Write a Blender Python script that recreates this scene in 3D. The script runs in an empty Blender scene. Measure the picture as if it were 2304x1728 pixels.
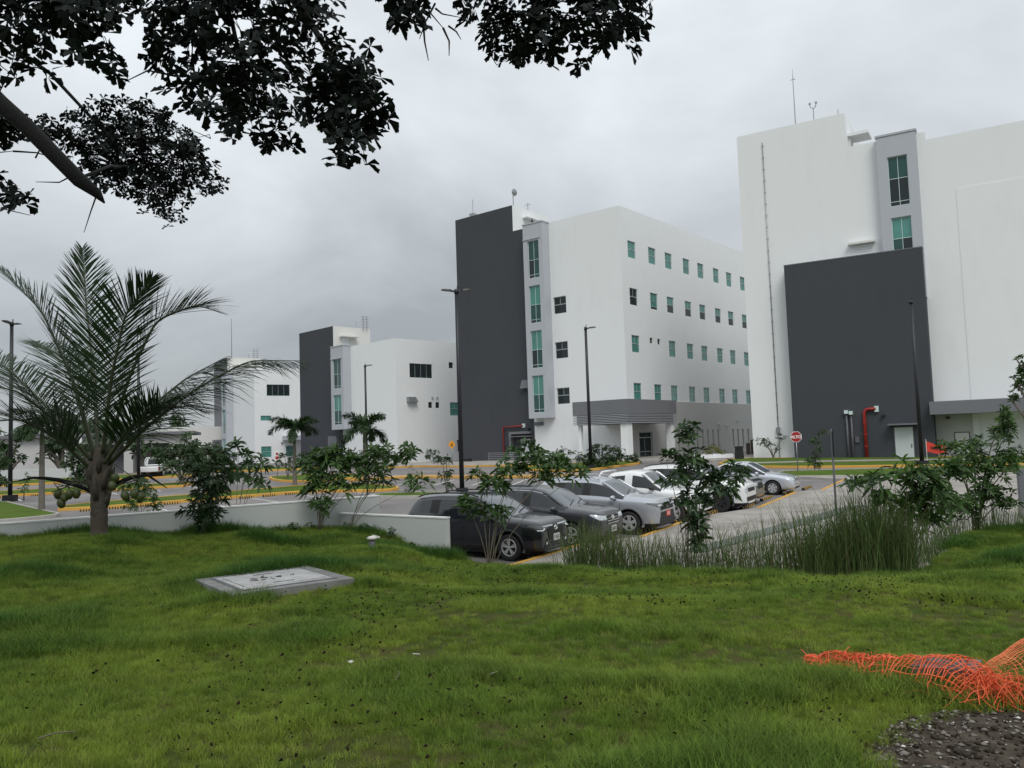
import bpy, bmesh, math, random
import numpy as np
from mathutils import Vector, Matrix, noise as mnoise

R = math.radians
scene = bpy.context.scene
col = scene.collection

# ------------------------------------------------------------------ camera
CAM_Z = 3.1
PITCH, ROLL = R(4.03), R(1.91)
cam_d = bpy.data.cameras.new('camera')
cam = bpy.data.objects.new('camera', cam_d); col.objects.link(cam)
cam_d.sensor_width = 36.0; cam_d.lens = 28.64
cam_d.clip_start = 0.05; cam_d.clip_end = 4000
_f = Vector((0, math.cos(PITCH), math.sin(PITCH))); _u0 = Vector((0, -math.sin(PITCH), math.cos(PITCH))); _r0 = Vector((1, 0, 0))
_r = _r0*math.cos(ROLL) - _u0*math.sin(ROLL); _u = _u0*math.cos(ROLL) + _r0*math.sin(ROLL)
cam.matrix_world = Matrix(((_r.x, _u.x, -_f.x, 0), (_r.y, _u.y, -_f.y, 0), (_r.z, _u.z, -_f.z, CAM_Z), (0, 0, 0, 1)))
scene.camera = cam

# ------------------------------------------------------------------ sky: overcast cloud deck over a Nishita sky
SUN_EL, SUN_AZ = 50.0, 168.0     # degrees; azimuth clockwise from +Y (behind the viewer)
world = bpy.data.worlds.new('World'); scene.world = world; world.use_nodes = True
nt = world.node_tree; nt.nodes.clear()
def wn(t, **k):
    n = nt.nodes.new(t)
    for a, b in k.items(): setattr(n, a, b)
    return n
def wl(a, b): nt.links.new(a, b)
out = wn('ShaderNodeOutputWorld'); bg = wn('ShaderNodeBackground'); wl(bg.outputs[0], out.inputs[0])
sky = wn('ShaderNodeTexSky'); sky.sky_type = 'NISHITA'; sky.sun_disc = False
sky.sun_elevation = R(SUN_EL); sky.sun_rotation = R(SUN_AZ)
skys = wn('ShaderNodeVectorMath', operation='SCALE'); wl(sky.outputs[0], skys.inputs[0]); skys.inputs['Scale'].default_value = 0.10
tc = wn('ShaderNodeTexCoord')
sep = wn('ShaderNodeSeparateXYZ'); wl(tc.outputs['Generated'], sep.inputs[0])
zc = wn('ShaderNodeMath', operation='MAXIMUM'); wl(sep.outputs[2], zc.inputs[0]); zc.inputs[1].default_value = 0.0
zd = wn('ShaderNodeMath', operation='ADD'); wl(zc.outputs[0], zd.inputs[0]); zd.inputs[1].default_value = 0.28
dx = wn('ShaderNodeMath', operation='DIVIDE'); wl(sep.outputs[0], dx.inputs[0]); wl(zd.outputs[0], dx.inputs[1])
dy = wn('ShaderNodeMath', operation='DIVIDE'); wl(sep.outputs[1], dy.inputs[0]); wl(zd.outputs[0], dy.inputs[1])
cv = wn('ShaderNodeCombineXYZ'); wl(dx.outputs[0], cv.inputs[0]); wl(dy.outputs[0], cv.inputs[1]); cv.inputs[2].default_value = 3.7
n1 = wn('ShaderNodeTexNoise'); wl(cv.outputs[0], n1.inputs['Vector']); n1.inputs['Scale'].default_value = 1.15
n1.inputs['Detail'].default_value = 6; n1.inputs['Roughness'].default_value = 0.52; n1.inputs['Distortion'].default_value = 0.35
# overcast luminance: (1 + 2 sin(elevation)) / 3, brighter towards the zenith
lum = wn('ShaderNodeMath', operation='MULTIPLY_ADD'); wl(zc.outputs[0], lum.inputs[0]); lum.inputs[1].default_value = 0.66; lum.inputs[2].default_value = 0.455
cr = wn('ShaderNodeMapRange'); wl(n1.outputs[0], cr.inputs[0])
cr.inputs[1].default_value = 0.3; cr.inputs[2].default_value = 0.72; cr.inputs[3].default_value = 0.74; cr.inputs[4].default_value = 1.36
lm = wn('ShaderNodeMath', operation='MULTIPLY'); wl(lum.outputs[0], lm.inputs[0]); wl(cr.outputs[0], lm.inputs[1])
tint = wn('ShaderNodeMixRGB'); wl(cr.outputs[0], tint.inputs[0]); tint.inputs[1].default_value = (0.90, 0.985, 1.075, 1); tint.inputs[2].default_value = (0.94, 1.0, 1.045, 1)
cl = wn('ShaderNodeVectorMath', operation='SCALE'); wl(tint.outputs[0], cl.inputs[0]); wl(lm.outputs[0], cl.inputs['Scale'])
mx = wn('ShaderNodeMixRGB'); mx.inputs[0].default_value = 0.93; wl(skys.outputs[0], mx.inputs[1]); wl(cl.outputs[0], mx.inputs[2])
wl(mx.outputs[0], bg.inputs[0]); bg.inputs[1].default_value = 1.0

sun_d = bpy.data.lights.new('sun', 'SUN'); sun_d.energy = 1.5; sun_d.angle = R(28); sun_d.color = (1.0, 0.97, 0.92)
sun = bpy.data.objects.new('sun', sun_d); col.objects.link(sun)
_sd = Vector((math.sin(R(SUN_AZ))*math.cos(R(SUN_EL)), math.cos(R(SUN_AZ))*math.cos(R(SUN_EL)), math.sin(R(SUN_EL))))
sun.rotation_euler = _sd.to_track_quat('Z', 'Y').to_euler(); sun.location = (0, -20, 40)
scene.view_settings.view_transform = 'Standard'; scene.view_settings.look = 'None'
scene.view_settings.exposure = 0.0; scene.view_settings.gamma = 1.0; scene.view_settings.use_curve_mapping = False
scene.cycles.max_bounces = 6; scene.cycles.diffuse_bounces = 3; scene.cycles.glossy_bounces = 3
scene.cycles.transmission_bounces = 3; scene.cycles.transparent_max_bounces = 6
scene.cycles.use_denoising = True

# ------------------------------------------------------------------ materials
MATS = {}
def mat(name, c, rough=0.7, metal=0.0, var=0.0, vs=3.0, bump=0.0, bs=40.0, spec=0.5, coat=0.0, c2=None, detail=4, transl=0.0):
    """procedural principled material; var mixes c towards c2 (or a darker c) with world-space noise"""
    m = bpy.data.materials.new(name); m.use_nodes = True; MATS[name] = m
    t = m.node_tree; b = t.nodes['Principled BSDF']
    b.inputs['Roughness'].default_value = rough; b.inputs['Metallic'].default_value = metal
    b.inputs['Specular IOR Level'].default_value = spec
    if coat: b.inputs['Coat Weight'].default_value = coat; b.inputs['Coat Roughness'].default_value = 0.04
    b.inputs['Base Color'].default_value = (*c, 1)
    g = t.nodes.new('ShaderNodeNewGeometry')
    if var > 0:
        n = t.nodes.new('ShaderNodeTexNoise'); n.inputs['Scale'].default_value = vs; n.inputs['Detail'].default_value = detail
        n.inputs['Roughness'].default_value = 0.6
        t.links.new(g.outputs['Position'], n.inputs['Vector'])
        r = t.nodes.new('ShaderNodeMapRange'); r.inputs[1].default_value = 0.32; r.inputs[2].default_value = 0.68
        r.inputs[4].default_value = var
        t.links.new(n.outputs[0], r.inputs[0])
        x = t.nodes.new('ShaderNodeMixRGB'); x.inputs[1].default_value = (*c, 1)
        x.inputs[2].default_value = (*(c2 if c2 else [v*0.5 for v in c]), 1)
        t.links.new(r.outputs[0], x.inputs[0]); t.links.new(x.outputs[0], b.inputs['Base Color'])
    if bump > 0:
        n = t.nodes.new('ShaderNodeTexNoise'); n.inputs['Scale'].default_value = bs; n.inputs['Detail'].default_value = 3
        t.links.new(g.outputs['Position'], n.inputs['Vector'])
        p = t.nodes.new('ShaderNodeBump'); p.inputs['Strength'].default_value = bump; p.inputs['Distance'].default_value = 0.02
        t.links.new(n.outputs[0], p.inputs['Height']); t.links.new(p.outputs[0], b.inputs['Normal'])
    if transl > 0:
        tr = t.nodes.new('ShaderNodeBsdfTranslucent'); tr.inputs[0].default_value = (c[0]*1.3, c[1]*1.5, c[2]*0.8, 1)
        ms = t.nodes.new('ShaderNodeMixShader'); ms.inputs[0].default_value = transl
        o = t.nodes['Material Output']
        t.links.new(b.outputs[0], ms.inputs[1]); t.links.new(tr.outputs[0], ms.inputs[2]); t.links.new(ms.outputs[0], o.inputs[0])
    return m

def plaster(name, c, streak=0.25, c2=None):
    """painted render on a building: large soft mottling and thin vertical weather streaks"""
    m = mat(name, c, 0.85, spec=0.25, bump=0.12, bs=25)
    t = m.node_tree; b = t.nodes['Principled BSDF']
    g = t.nodes.new('ShaderNodeTexCoord')
    mp = t.nodes.new('ShaderNodeMapping'); mp.inputs['Scale'].default_value = (0.8, 0.8, 0.16)
    t.links.new(g.outputs['Object'], mp.inputs[0])
    n = t.nodes.new('ShaderNodeTexNoise'); n.inputs['Scale'].default_value = 1.6; n.inputs['Detail'].default_value = 7; n.inputs['Roughness'].default_value = 0.65
    t.links.new(mp.outputs[0], n.inputs['Vector'])
    n2 = t.nodes.new('ShaderNodeTexNoise'); n2.inputs['Scale'].default_value = 0.22; n2.inputs['Detail'].default_value = 5
    t.links.new(g.outputs['Object'], n2.inputs['Vector'])
    mu = t.nodes.new('ShaderNodeMath'); mu.operation = 'MULTIPLY'; t.links.new(n.outputs[0], mu.inputs[0]); t.links.new(n2.outputs[0], mu.inputs[1])
    r = t.nodes.new('ShaderNodeMapRange'); r.inputs[1].default_value = 0.26; r.inputs[2].default_value = 0.50; r.inputs[4].default_value = streak*.8
    t.links.new(mu.outputs[0], r.inputs[0])
    x = t.nodes.new('ShaderNodeMixRGB'); x.inputs[1].default_value = (*c, 1); x.inputs[2].default_value = (*(c2 if c2 else [v*0.72 for v in c]), 1)
    t.links.new(r.outputs[0], x.inputs[0]); t.links.new(x.outputs[0], b.inputs['Base Color'])
    return m

plaster('white_plaster', (0.82, 0.835, 0.845), 0.35, (0.64, 0.65, 0.65))
plaster('cream_plaster', (0.72, 0.72, 0.69), 0.3, (0.58, 0.58, 0.55))
plaster('stucco', (0.52, 0.52, 0.51), 0.6, (0.42, 0.42, 0.41))
plaster('dark_plaster', (0.063, 0.067, 0.077), 0.6, (0.049, 0.056, 0.059))
plaster('mid_plaster', (0.16, 0.165, 0.18), 0.4)
plaster('light_grey_plaster', (0.46, 0.48, 0.52), 0.3)
plaster('canopy_grey', (0.18, 0.185, 0.20), 0.3)
mat('roof_grey', (0.35, 0.35, 0.34), 0.9, var=0.4, vs=0.6)
mat('glass_teal', (0.085, 0.29, 0.25), 0.07, spec=0.8, var=0.9, vs=0.7, c2=(0.055, 0.19, 0.165))
mat('glass_dark', (0.012, 0.02, 0.022), 0.06, spec=0.6)
mat('glass_deep', (0.02, 0.085, 0.075), 0.06, spec=0.6, var=0.6, vs=0.8, c2=(0.012, 0.04, 0.04))
mat('alu', (0.42, 0.50, 0.49), 0.4, 0.3)
mat('alu_white', (0.62, 0.74, 0.72), 0.45)
mat('alu_grey', (0.36, 0.37, 0.40), 0.5, 0.2)
mat('alu_dark', (0.10, 0.11, 0.115), 0.45, 0.3)
mat('black_metal', (0.012, 0.013, 0.016), 0.45)
mat('galv', (0.33, 0.34, 0.35), 0.4, 0.7)
mat('red_pipe', (0.30, 0.018, 0.015), 0.4)
mat('grey_pipe', (0.10, 0.10, 0.11), 0.5)
mat('door_white', (0.60, 0.63, 0.65), 0.5)
mat('asphalt', (0.235, 0.22, 0.21), 0.9, var=0.9, vs=0.22, c2=(0.105, 0.095, 0.10), bump=0.2, bs=60, detail=7)
mat('concrete', (0.38, 0.355, 0.325), 0.9, var=1.0, vs=0.7, c2=(0.235, 0.215, 0.19), bump=0.15, bs=50, detail=6)
mat('concrete_joint', (0.27, 0.26, 0.24), 0.95, var=0.4, vs=1.5)
mat('concrete_slab', (0.46, 0.45, 0.435), 0.85, var=0.7, vs=2.3, c2=(0.35, 0.34, 0.32), bump=0.2, bs=80, detail=7)
mat('wet_concrete', (0.13, 0.145, 0.125), 0.6, var=0.6, vs=1.4)
mat('kerb_yellow', (0.62, 0.345, 0.05), 0.75, var=0.7, vs=1.3, c2=(0.46, 0.24, 0.06), bump=0.15, bs=40)
mat('kerb_concrete', (0.40, 0.38, 0.35), 0.9, var=0.5, vs=2)
mat('paint_white', (0.68, 0.68, 0.66), 0.8, var=0.6, vs=4, c2=(0.45, 0.44, 0.43))
mat('rubber_black', (0.018, 0.018, 0.02), 0.75)
mat('stop_yellow', (0.55, 0.33, 0.05), 0.6, var=0.5, vs=6)
mat('soil', (0.040, 0.031, 0.024), 1.0, var=0.9, vs=7, c2=(0.11, 0.092, 0.072), bump=0.8, bs=55, spec=.05, detail=7)
mat('turf', (0.045, 0.075, 0.012), 0.95, var=0.9, vs=2.2, c2=(0.085, 0.070, 0.030), bump=0.5, bs=90, spec=.05)
mat('verge', (0.06, 0.115, 0.018), 0.95, var=0.9, vs=0.9, c2=(0.11, 0.145, 0.03), bump=0.6, bs=45, spec=.05, detail=7)
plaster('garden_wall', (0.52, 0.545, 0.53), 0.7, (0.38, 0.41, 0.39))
mat('cap_white', (0.82, 0.82, 0.80), 0.8, var=0.3, vs=5)

# ------------------------------------------------------------------ mesh helpers
def link_mesh(name, verts, faces, material, parent=None, smooth=False, mats=None, fm=None):
    me = bpy.data.meshes.new(name); me.from_pydata([tuple(v) for v in verts], [], [tuple(f) for f in faces])
    if mats:
        for x in mats: me.materials.append(MATS[x])
        if fm is not None: me.polygons.foreach_set('material_index', fm)
    elif material: me.materials.append(MATS[material])
    if smooth: me.polygons.foreach_set('use_smooth', [True]*len(me.polygons))
    me.update()
    o = bpy.data.objects.new(name, me); col.objects.link(o)
    if parent: o.parent = parent
    return o

def fast_mesh(name, V, F, material, parent=None, smooth=False):
    """V (n,3) and F (m,k) numpy arrays"""
    me = bpy.data.meshes.new(name); n, m, k = len(V), len(F), F.shape[1]
    me.vertices.add(n); me.vertices.foreach_set('co', V.astype(np.float32).ravel())
    me.loops.add(m*k); me.loops.foreach_set('vertex_index', F.astype(np.int32).ravel())
    me.polygons.add(m); me.polygons.foreach_set('loop_start', np.arange(0, m*k, k, dtype=np.int32))
    me.polygons.foreach_set('loop_total', np.full(m, k, dtype=np.int32))
    if smooth: me.polygons.foreach_set('use_smooth', np.ones(m, dtype=bool))
    me.update(calc_edges=True); me.validate()
    if material: me.materials.append(MATS[material])
    o = bpy.data.objects.new(name, me); col.objects.link(o)
    if parent: o.parent = parent
    return o

class MB:
    """collects shapes; build() links them as one mesh object"""
    def __init__(s): s.v = []; s.f = []; s.m = []; s.mi = 0
    def add(s, vs, fs):
        b = len(s.v); s.v += [tuple(v) for v in vs]; s.f += [tuple(b+i for i in f) for f in fs]; s.m += [s.mi]*len(fs); return s
    def box(s, x0, x1, y0, y1, z0, z1):
        v = [(x0,y0,z0),(x1,y0,z0),(x1,y1,z0),(x0,y1,z0),(x0,y0,z1),(x1,y0,z1),(x1,y1,z1),(x0,y1,z1)]
        return s.add(v, [(0,3,2,1),(4,5,6,7),(0,1,5,4),(1,2,6,5),(2,3,7,6),(3,0,4,7)])
    def obox(s, c, h, rz=0, rx=0, ry=0):
        m = Matrix.Rotation(rz, 3, 'Z') @ Matrix.Rotation(ry, 3, 'Y') @ Matrix.Rotation(rx, 3, 'X'); c = Vector(c)
        v = [c + m @ Vector((a*h[0], b*h[1], d*h[2])) for d in (-1, 1) for a, b in ((-1,-1),(1,-1),(1,1),(-1,1))]
        return s.add(v, [(0,3,2,1),(4,5,6,7),(0,1,5,4),(1,2,6,5),(2,3,7,6),(3,0,4,7)])
    def tube(s, pts, rad, n=8, cap=True):
        pts = [Vector(p) for p in pts]; rad = rad if hasattr(rad, '__len__') else [rad]*len(pts)
        vs = []; fs = []; up = None
        for i, p in enumerate(pts):
            d = (pts[min(i+1, len(pts)-1)] - pts[max(i-1, 0)]).normalized()
            if up is None:
                up = Vector((0, 0, 1)) if abs(d.z) < 0.9 else Vector((1, 0, 0))
            a = d.cross(up).normalized(); b = a.cross(d).normalized(); up = b
            for k in range(n):
                t = 2*math.pi*k/n; vs.append(p + a*(rad[i]*math.cos(t)) + b*(rad[i]*math.sin(t)))
        for i in range(len(pts)-1):
            for k in range(n):
                fs.append((i*n+k, i*n+(k+1) % n, (i+1)*n+(k+1) % n, (i+1)*n+k))
        if cap:
            fs.append(tuple(reversed(range(n)))); fs.append(tuple((len(pts)-1)*n+k for k in range(n)))
        return s.add(vs, fs)
    def lathe(s, prof, n=16, o=(0, 0, 0), axis='Z'):
        vs = []; fs = []
        for r, z in prof:
            for k in range(n):
                t = 2*math.pi*k/n; p = (r*math.cos(t), r*math.sin(t), z)
                if axis == 'Y': p = (p[0], p[2], p[1])
                if axis == 'X': p = (p[2], p[0], p[1])
                vs.append((p[0]+o[0], p[1]+o[1], p[2]+o[2]))
        for i in range(len(prof)-1):
            for k in range(n): fs.append((i*n+k, i*n+(k+1) % n, (i+1)*n+(k+1) % n, (i+1)*n+k))
        return s.add(vs, fs)
    def prism(s, poly, z0, z1):
        n = len(poly); v = [(p[0], p[1], z0) for p in poly] + [(p[0], p[1], z1) for p in poly]
        return s.add(v, [tuple(reversed(range(n))), tuple(range(n, 2*n))] + [(i, (i+1) % n, n+(i+1) % n, n+i) for i in range(n)])
    def xprism(s, poly, y0, y1):
        """poly in (x, z), extruded along y"""
        n = len(poly); v = [(p[0], y0, p[1]) for p in poly] + [(p[0], y1, p[1]) for p in poly]
        return s.add(v, [tuple(range(n)), tuple(reversed(range(n, 2*n)))] + [((i+1) % n, i, n+i, n+(i+1) % n) for i in range(n)])
    def build(s, name, material=None, parent=None, smooth=False, mats=None):
        return link_mesh(name, s.v, s.f, material, parent, smooth, mats, s.m if mats else None)

def tag(o, label=None, cat=None, group=None, kind=None):
    if label: o['label'] = label
    if cat: o['category'] = cat
    if group: o['group'] = group
    if kind: o['kind'] = kind
    return o
def empty(name, loc=(0, 0, 0), rz=0, parent=None):
    o = bpy.data.objects.new(name, None); col.objects.link(o); o.location = loc; o.rotation_euler = (0, 0, rz)
    o.empty_display_size = 0.2
    if parent: o.parent = parent
    return o
KIDS = {}
def copy_tree(o, parent=None):
    c = o.copy(); col.objects.link(c)
    if parent: c.parent = parent
    for ch in list(o.children): copy_tree(ch, c)
    return c
def interp(x, xs, ys): return float(np.interp(x, xs, ys))
def in_poly(x, y, poly):
    r = False; j = len(poly)-1
    for i in range(len(poly)):
        xi, yi = poly[i][0], poly[i][1]; xj, yj = poly[j][0], poly[j][1]
        if (yi > y) != (yj > y) and x < (xj-xi)*(y-yi)/(yj-yi)+xi: r = not r
        j = i
    return r
def dist_poly(x, y, line):
    best = 1e9
    for a, b in zip(line, line[1:]):
        ax, ay, bx, by = a[0], a[1], b[0], b[1]; L = (bx-ax)**2+(by-ay)**2
        t = max(0, min(1, ((x-ax)*(bx-ax)+(y-ay)*(by-ay))/L)); best = min(best, math.hypot(x-ax-t*(bx-ax), y-ay-t*(by-ay)))
    return best

def gz(y):
    """height of the paved site: level by the near car bays, rising gently towards the buildings"""
    return interp(y, [21, 77.4, 95], [0.0, 1.1, 0.9])
# ================================================================== SETTING
from mathutils.geometry import delaunay_2d_cdt
def densify(poly, step, closed=True):
    o = []
    n = len(poly)
    for i in range(n if closed else n-1):
        a, b = Vector(poly[i][:2]), Vector(poly[(i+1) % n][:2]); k = max(1, int((b-a).length/step))
        for j in range(k): o.append(a.lerp(b, j/k))
    if not closed: o.append(Vector(poly[-1][:2]))
    return o
def sheet(name, poly, zf, step, material, parent=None, smooth=True):
    """a surface over a polygon in plan, with height zf(x, y)"""
    b = densify(poly, step); n = len(b); pts = list(b)
    xs = [p.x for p in b]; ys = [p.y for p in b]
    rr = random.Random(5)
    nx = int((max(xs)-min(xs))/step)+1; ny = int((max(ys)-min(ys))/step)+1
    pl = [(p[0], p[1]) for p in poly]; ring = pl+[pl[0]]
    for i in range(nx+1):
        for j in range(ny+1):
            x = min(xs)+i*step+rr.uniform(-.15, .15)*step; y = min(ys)+j*step+rr.uniform(-.15, .15)*step
            if in_poly(x, y, pl) and dist_poly(x, y, ring) > step*0.45: pts.append(Vector((x, y)))
    r = delaunay_2d_cdt(pts, [(i, (i+1) % n) for i in range(n)], [], 1, 1e-5)
    return link_mesh(name, [(p.x, p.y, zf(p.x, p.y)) for p in r[0]], [f for f in r[2]], material, parent, smooth)
def offset_poly(poly, d):
    """move a closed polygon (counter-clockwise positive d = inwards)"""
    n = len(poly); area = sum(poly[i][0]*poly[(i+1) % n][1]-poly[(i+1) % n][0]*poly[i][1] for i in range(n))
    s = 1 if area > 0 else -1; o = []
    for i in range(n):
        p0, p1, p2 = Vector(poly[i-1][:2]), Vector(poly[i][:2]), Vector(poly[(i+1) % n][:2])
        a = (p1-p0).normalized(); b = (p2-p1).normalized()
        na = Vector((-a.y, a.x))*s; nb = Vector((-b.y, b.x))*s; m = (na+nb)
        if m.length < 1e-4: m = na
        m.normalize(); k = d/max(0.4, m.dot(na)); o.append(tuple(p1+m*k))
    return o
def smooth_poly(poly, it=2):
    for _ in range(it):
        q = []
        for i in range(len(poly)):
            a, b = Vector(poly[i][:2]), Vector(poly[(i+1) % len(poly)][:2]); q += [tuple(a.lerp(b, .25)), tuple(a.lerp(b, .75))]
        poly = q
    return poly
def ring_mesh(name, outer, inner, h, material, parent=None, zf=None):
    n = len(outer); v = []; f = []
    zf = zf or (lambda x, y: gz(y))
    for p, q in zip(outer, inner):
        z = zf(*p); zq = zf(*q)
        v += [(p[0], p[1], z-.05), (p[0]+(q[0]-p[0])*.12, p[1]+(q[1]-p[1])*.12, z+h-.02), (p[0]+(q[0]-p[0])*.25, p[1]+(q[1]-p[1])*.25, z+h), (q[0], q[1], zq+h), (q[0], q[1], zq-.05)]
    for i in range(n):
        j = (i+1) % n
        for k in range(4): f.append((i*5+k, j*5+k, j*5+k+1, i*5+k+1))
    return link_mesh(name, v, f, material, parent)

# ---- ground to the horizon, paved site
def gfar(x, y): return (gz(y) if y > 0 else 0)-0.06
_rings = [-900, -300, -120, -60, -30, 0, 21, 50, 77.4, 95, 140, 220, 400, 900, 1800]
_xs = [-1500, -600, -250, -120, -60, 0, 60, 120, 250, 600, 1500]
gv = [(x, y, gfar(x, y)) for y in _rings for x in _xs]; w = len(_xs)
tag(link_mesh('ground', gv, [(j*w+i, j*w+i+1, (j+1)*w+i+1, (j+1)*w+i) for j in range(len(_rings)-1) for i in range(w-1)], 'verge'), kind='structure')
_ry = [14, 21, 35, 50, 65, 77.4, 86, 95, 120, 150]; _rx = [-95, -60, -30, -12, 0, 12, 30, 60, 95]
gv = [(x, y, gz(y)) for y in _ry for x in _rx]; w = len(_rx)
road = tag(link_mesh('road', gv, [(j*w+i, j*w+i+1, (j+1)*w+i+1, (j+1)*w+i) for j in range(len(_ry)-1) for i in range(w-1)], 'asphalt'), kind='structure')

HD = Vector((0.86, -0.51)).normalized()      # heading of the parked cars
ND = Vector((0.51, 0.86)).normalized()       # along the row of bays
ROW0 = Vector((-0.19, 21.43))

# ---- painted bay lines (parts of the road)
def stripe(a, b, w=0.11):
    a, b = Vector(a), Vector(b); d = (b-a).normalized(); n = Vector((-d.y, d.x))*w/2; k = max(1, int((b-a).length/3)); v = []
    for i in range(k+1):
        p = a.lerp(b, i/k)
        for s in (-1, 1): v.append((p.x+s*n.x, p.y+s*n.y, gz(p.y)+.006))
    return link_mesh('bay_line', v, [(2*i, 2*i+1, 2*i+3, 2*i+2) for i in range(k)], 'paint_white', road)
for k in range(-1, 9):
    p = ROW0 + ND*(k*2.73+0.95+1.3-1.6) + HD*(0.9+0.22*k)
    stripe(p, p-HD*5.0)
I1F = [Vector((-22.0, 40.0)), Vector((-16, 44.5)), Vector((-12, 47.5))]
_d = Vector((.8, .6)); _n = Vector((.6, -.8))
for k in range(7):
    p = I1F[0] + _d*(1.2+2.6*k) + _n*.5; stripe(p, p+_n*4.6)
for k in range(5):
    p = Vector((-32, 52.2))+_d*2.6*k; stripe(p, p+_n*4.6)
for k in range(6):
    p = Vector((-6.5, 55.9))+Vector((.93, -.36))*2.6*k; stripe(p, p+Vector((-.2, -1)).normalized()*4.8)
stripe((-7.0, 66.5), (5.0, 61.0)); stripe((-20, 72), (-8, 69))

# ---- traffic islands: kerb and grass
def island(poly, kmat='kerb_yellow', h=0.16, mound=0.08, sm=2, gmat='verge'):
    if sum(poly[i][0]*poly[(i+1) % len(poly)][1]-poly[(i+1) % len(poly)][0]*poly[i][1] for i in range(len(poly))) < 0: poly = poly[::-1]
    p = smooth_poly(poly, sm) if sm else [tuple(q) for q in densify(poly, 2.5)]
    inn = offset_poly(p, 0.16); e = empty('traffic_island'); tag(e, kind='structure')
    ring_mesh('kerb', p, inn, h, kmat, e)
    rg = inn+[inn[0]]
    sheet('grass', inn, lambda x, y: gz(y)+h-.03+mound*min(1, dist_poly(x, y, rg)/1.2)+.02*mnoise.noise((x*1.7, y*1.7, 0)), 0.9, gmat, e)
    return e
island([(-22.4, 40.0), (-16, 44.8), (-12, 47.7), (-9.6, 46.8), (-7.2, 46.3), (-6.6, 47.8), (-7.6, 49.6), (-8.9, 51.6), (-10.8, 52.8), (-13.4, 53.2), (-15.6, 50.6), (-19, 47.6), (-24, 43.2)], sm=1)
island([(-18.9, 62.6), (-19.4, 65.2), (-16, 65.6), (-10.5, 63.4), (-12, 58), (-14.5, 57.2), (-16.7, 58.4)])
island([(-11.8, 56.1), (-10.3, 57.7), (-7.4, 58.7), (-4, 56.2), (3, 53.4), (4.6, 54.2), (4.8, 55.6), (3.4, 55.2), (-3.6, 57.7), (-7.2, 60.3), (-10.8, 59.3)], sm=1, gmat='concrete')
island([(-20.4, 37.4), (-22.6, 39.7), (-26.5, 44), (-30.4, 48.5), (-44, 46), (-40, 33), (-24.5, 34.5)], 'kerb_concrete', sm=2)
island([(-42, 48.6), (-33, 52.4), (-28.4, 54.3), (-23, 56.8), (-23.6, 60.4), (-31.8, 58.8), (-35.7, 56.9), (-44, 53.4)], sm=0)
island([(-48, 61.6), (-39.4, 65.3), (-36.5, 66.9), (-28, 71.3), (-28.8, 74), (-36, 76.3), (-41.6, 72.6), (-50, 69)], sm=0)
island([(2.2, 60.6), (4.5, 58.9), (6.4, 60.8), (7.8, 63.3), (10.6, 67.2), (10.4, 69.6), (7, 71), (2, 68), (-.2, 64)])
island([(16.6, 50.9), (22.75, 50.1), (36, 47.8), (36, 41.2), (20.1, 44.6), (15.7, 46), (15.0, 48.2)], 'kerb_concrete', sm=0)
island([(15.6, 58.6), (17.0, 56.8), (18.9, 54.9), (23.9, 52.9), (30, 50.4), (48, 42.4), (60, 43.5), (46.0, 52.6), (19.7, 68.3), (17.6, 67.6), (15.4, 62)], sm=0, mound=0.04)
island([(-31, 80), (-24, 76), (-19.5, 76.5), (-18, 79), (-22, 86), (-30, 98), (-42, 104)], sm=1)
island([(-6.6, 41.4), (-7.9, 43.2), (-6.4, 44.2), (-3.2, 42.9), (-2.2, 41.7), (-3.6, 40.8)], 'kerb_concrete', sm=1)

# ---- footways of cast concrete
def footway(name, poly, h=0.14, kerb=None):
    e = empty(name); tag(e, kind='structure')
    sheet('surface', poly, lambda x, y: gz(y)+h, 1.5, 'concrete', e)
    p = [tuple(q) for q in densify(poly, 2.0)]
    v = []; n = len(p)
    for q in p: v += [(q[0], q[1], gz(q[1])-.05), (q[0], q[1], gz(q[1])+h-.003)]
    link_mesh('edge', v, [(2*i, 2*((i+1) % n), 2*((i+1) % n)+1, 2*i+1) for i in range(n)], 'kerb_concrete', e)
    return e
def kerb_line(pts, parent, w=0.16, h=0.155, mat_='kerb_yellow'):
    """painted kerb along an open line; the walking side lies to the right of the line"""
    p = densify(pts, 2.0, False); v = []
    for i, q in enumerate(p):
        d = (p[min(i+1, len(p)-1)]-p[max(i-1, 0)]).normalized(); n = Vector((d.y, -d.x)); z = gz(q.y)
        a = q-n*.02; b = q+n*w
        v += [(a.x, a.y, z-.04), (a.x, a.y, z+h-.02), (a.x+n.x*.03, a.y+n.y*.03, z+h), (b.x, b.y, z+h), (b.x, b.y, z)]
    return link_mesh('kerb', v, [(5*i+k, 5*i+5+k, 5*i+6+k, 5*i+1+k) for i in range(len(p)-1) for k in range(4)]+[(0, 1, 2, 3, 4), tuple(5*(len(p)-1)+k for k in (4, 3, 2, 1, 0))], mat_, parent)
fw = footway('footway', [(-14.5, 74.2), (-8.5, 74.6), (-5.8, 72.2), (-2.6, 71.2), (-1.1, 70.6), (2, 68.8), (6.6, 71.4), (10.2, 70.4), (14, 71), (16, 66.2), (19, 68.6), (30.5, 61.8), (35, 108), (30, 104), (10.94, 77.6), (-5.9, 91.4), (-16.5, 99)])
kerb_line([(-14.5, 74.2), (-8.5, 74.6), (-5.8, 72.2), (-2.6, 71.2), (-1.1, 70.6), (2, 68.8)], fw)
fw = footway('footway', [(16.4, 60.9), (21, 60.7), (26.9, 58.8), (46, 48.2), (46, 46.2), (26.6, 57.0), (20.8, 59.0), (16.2, 59.6)], h=0.19)

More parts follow.
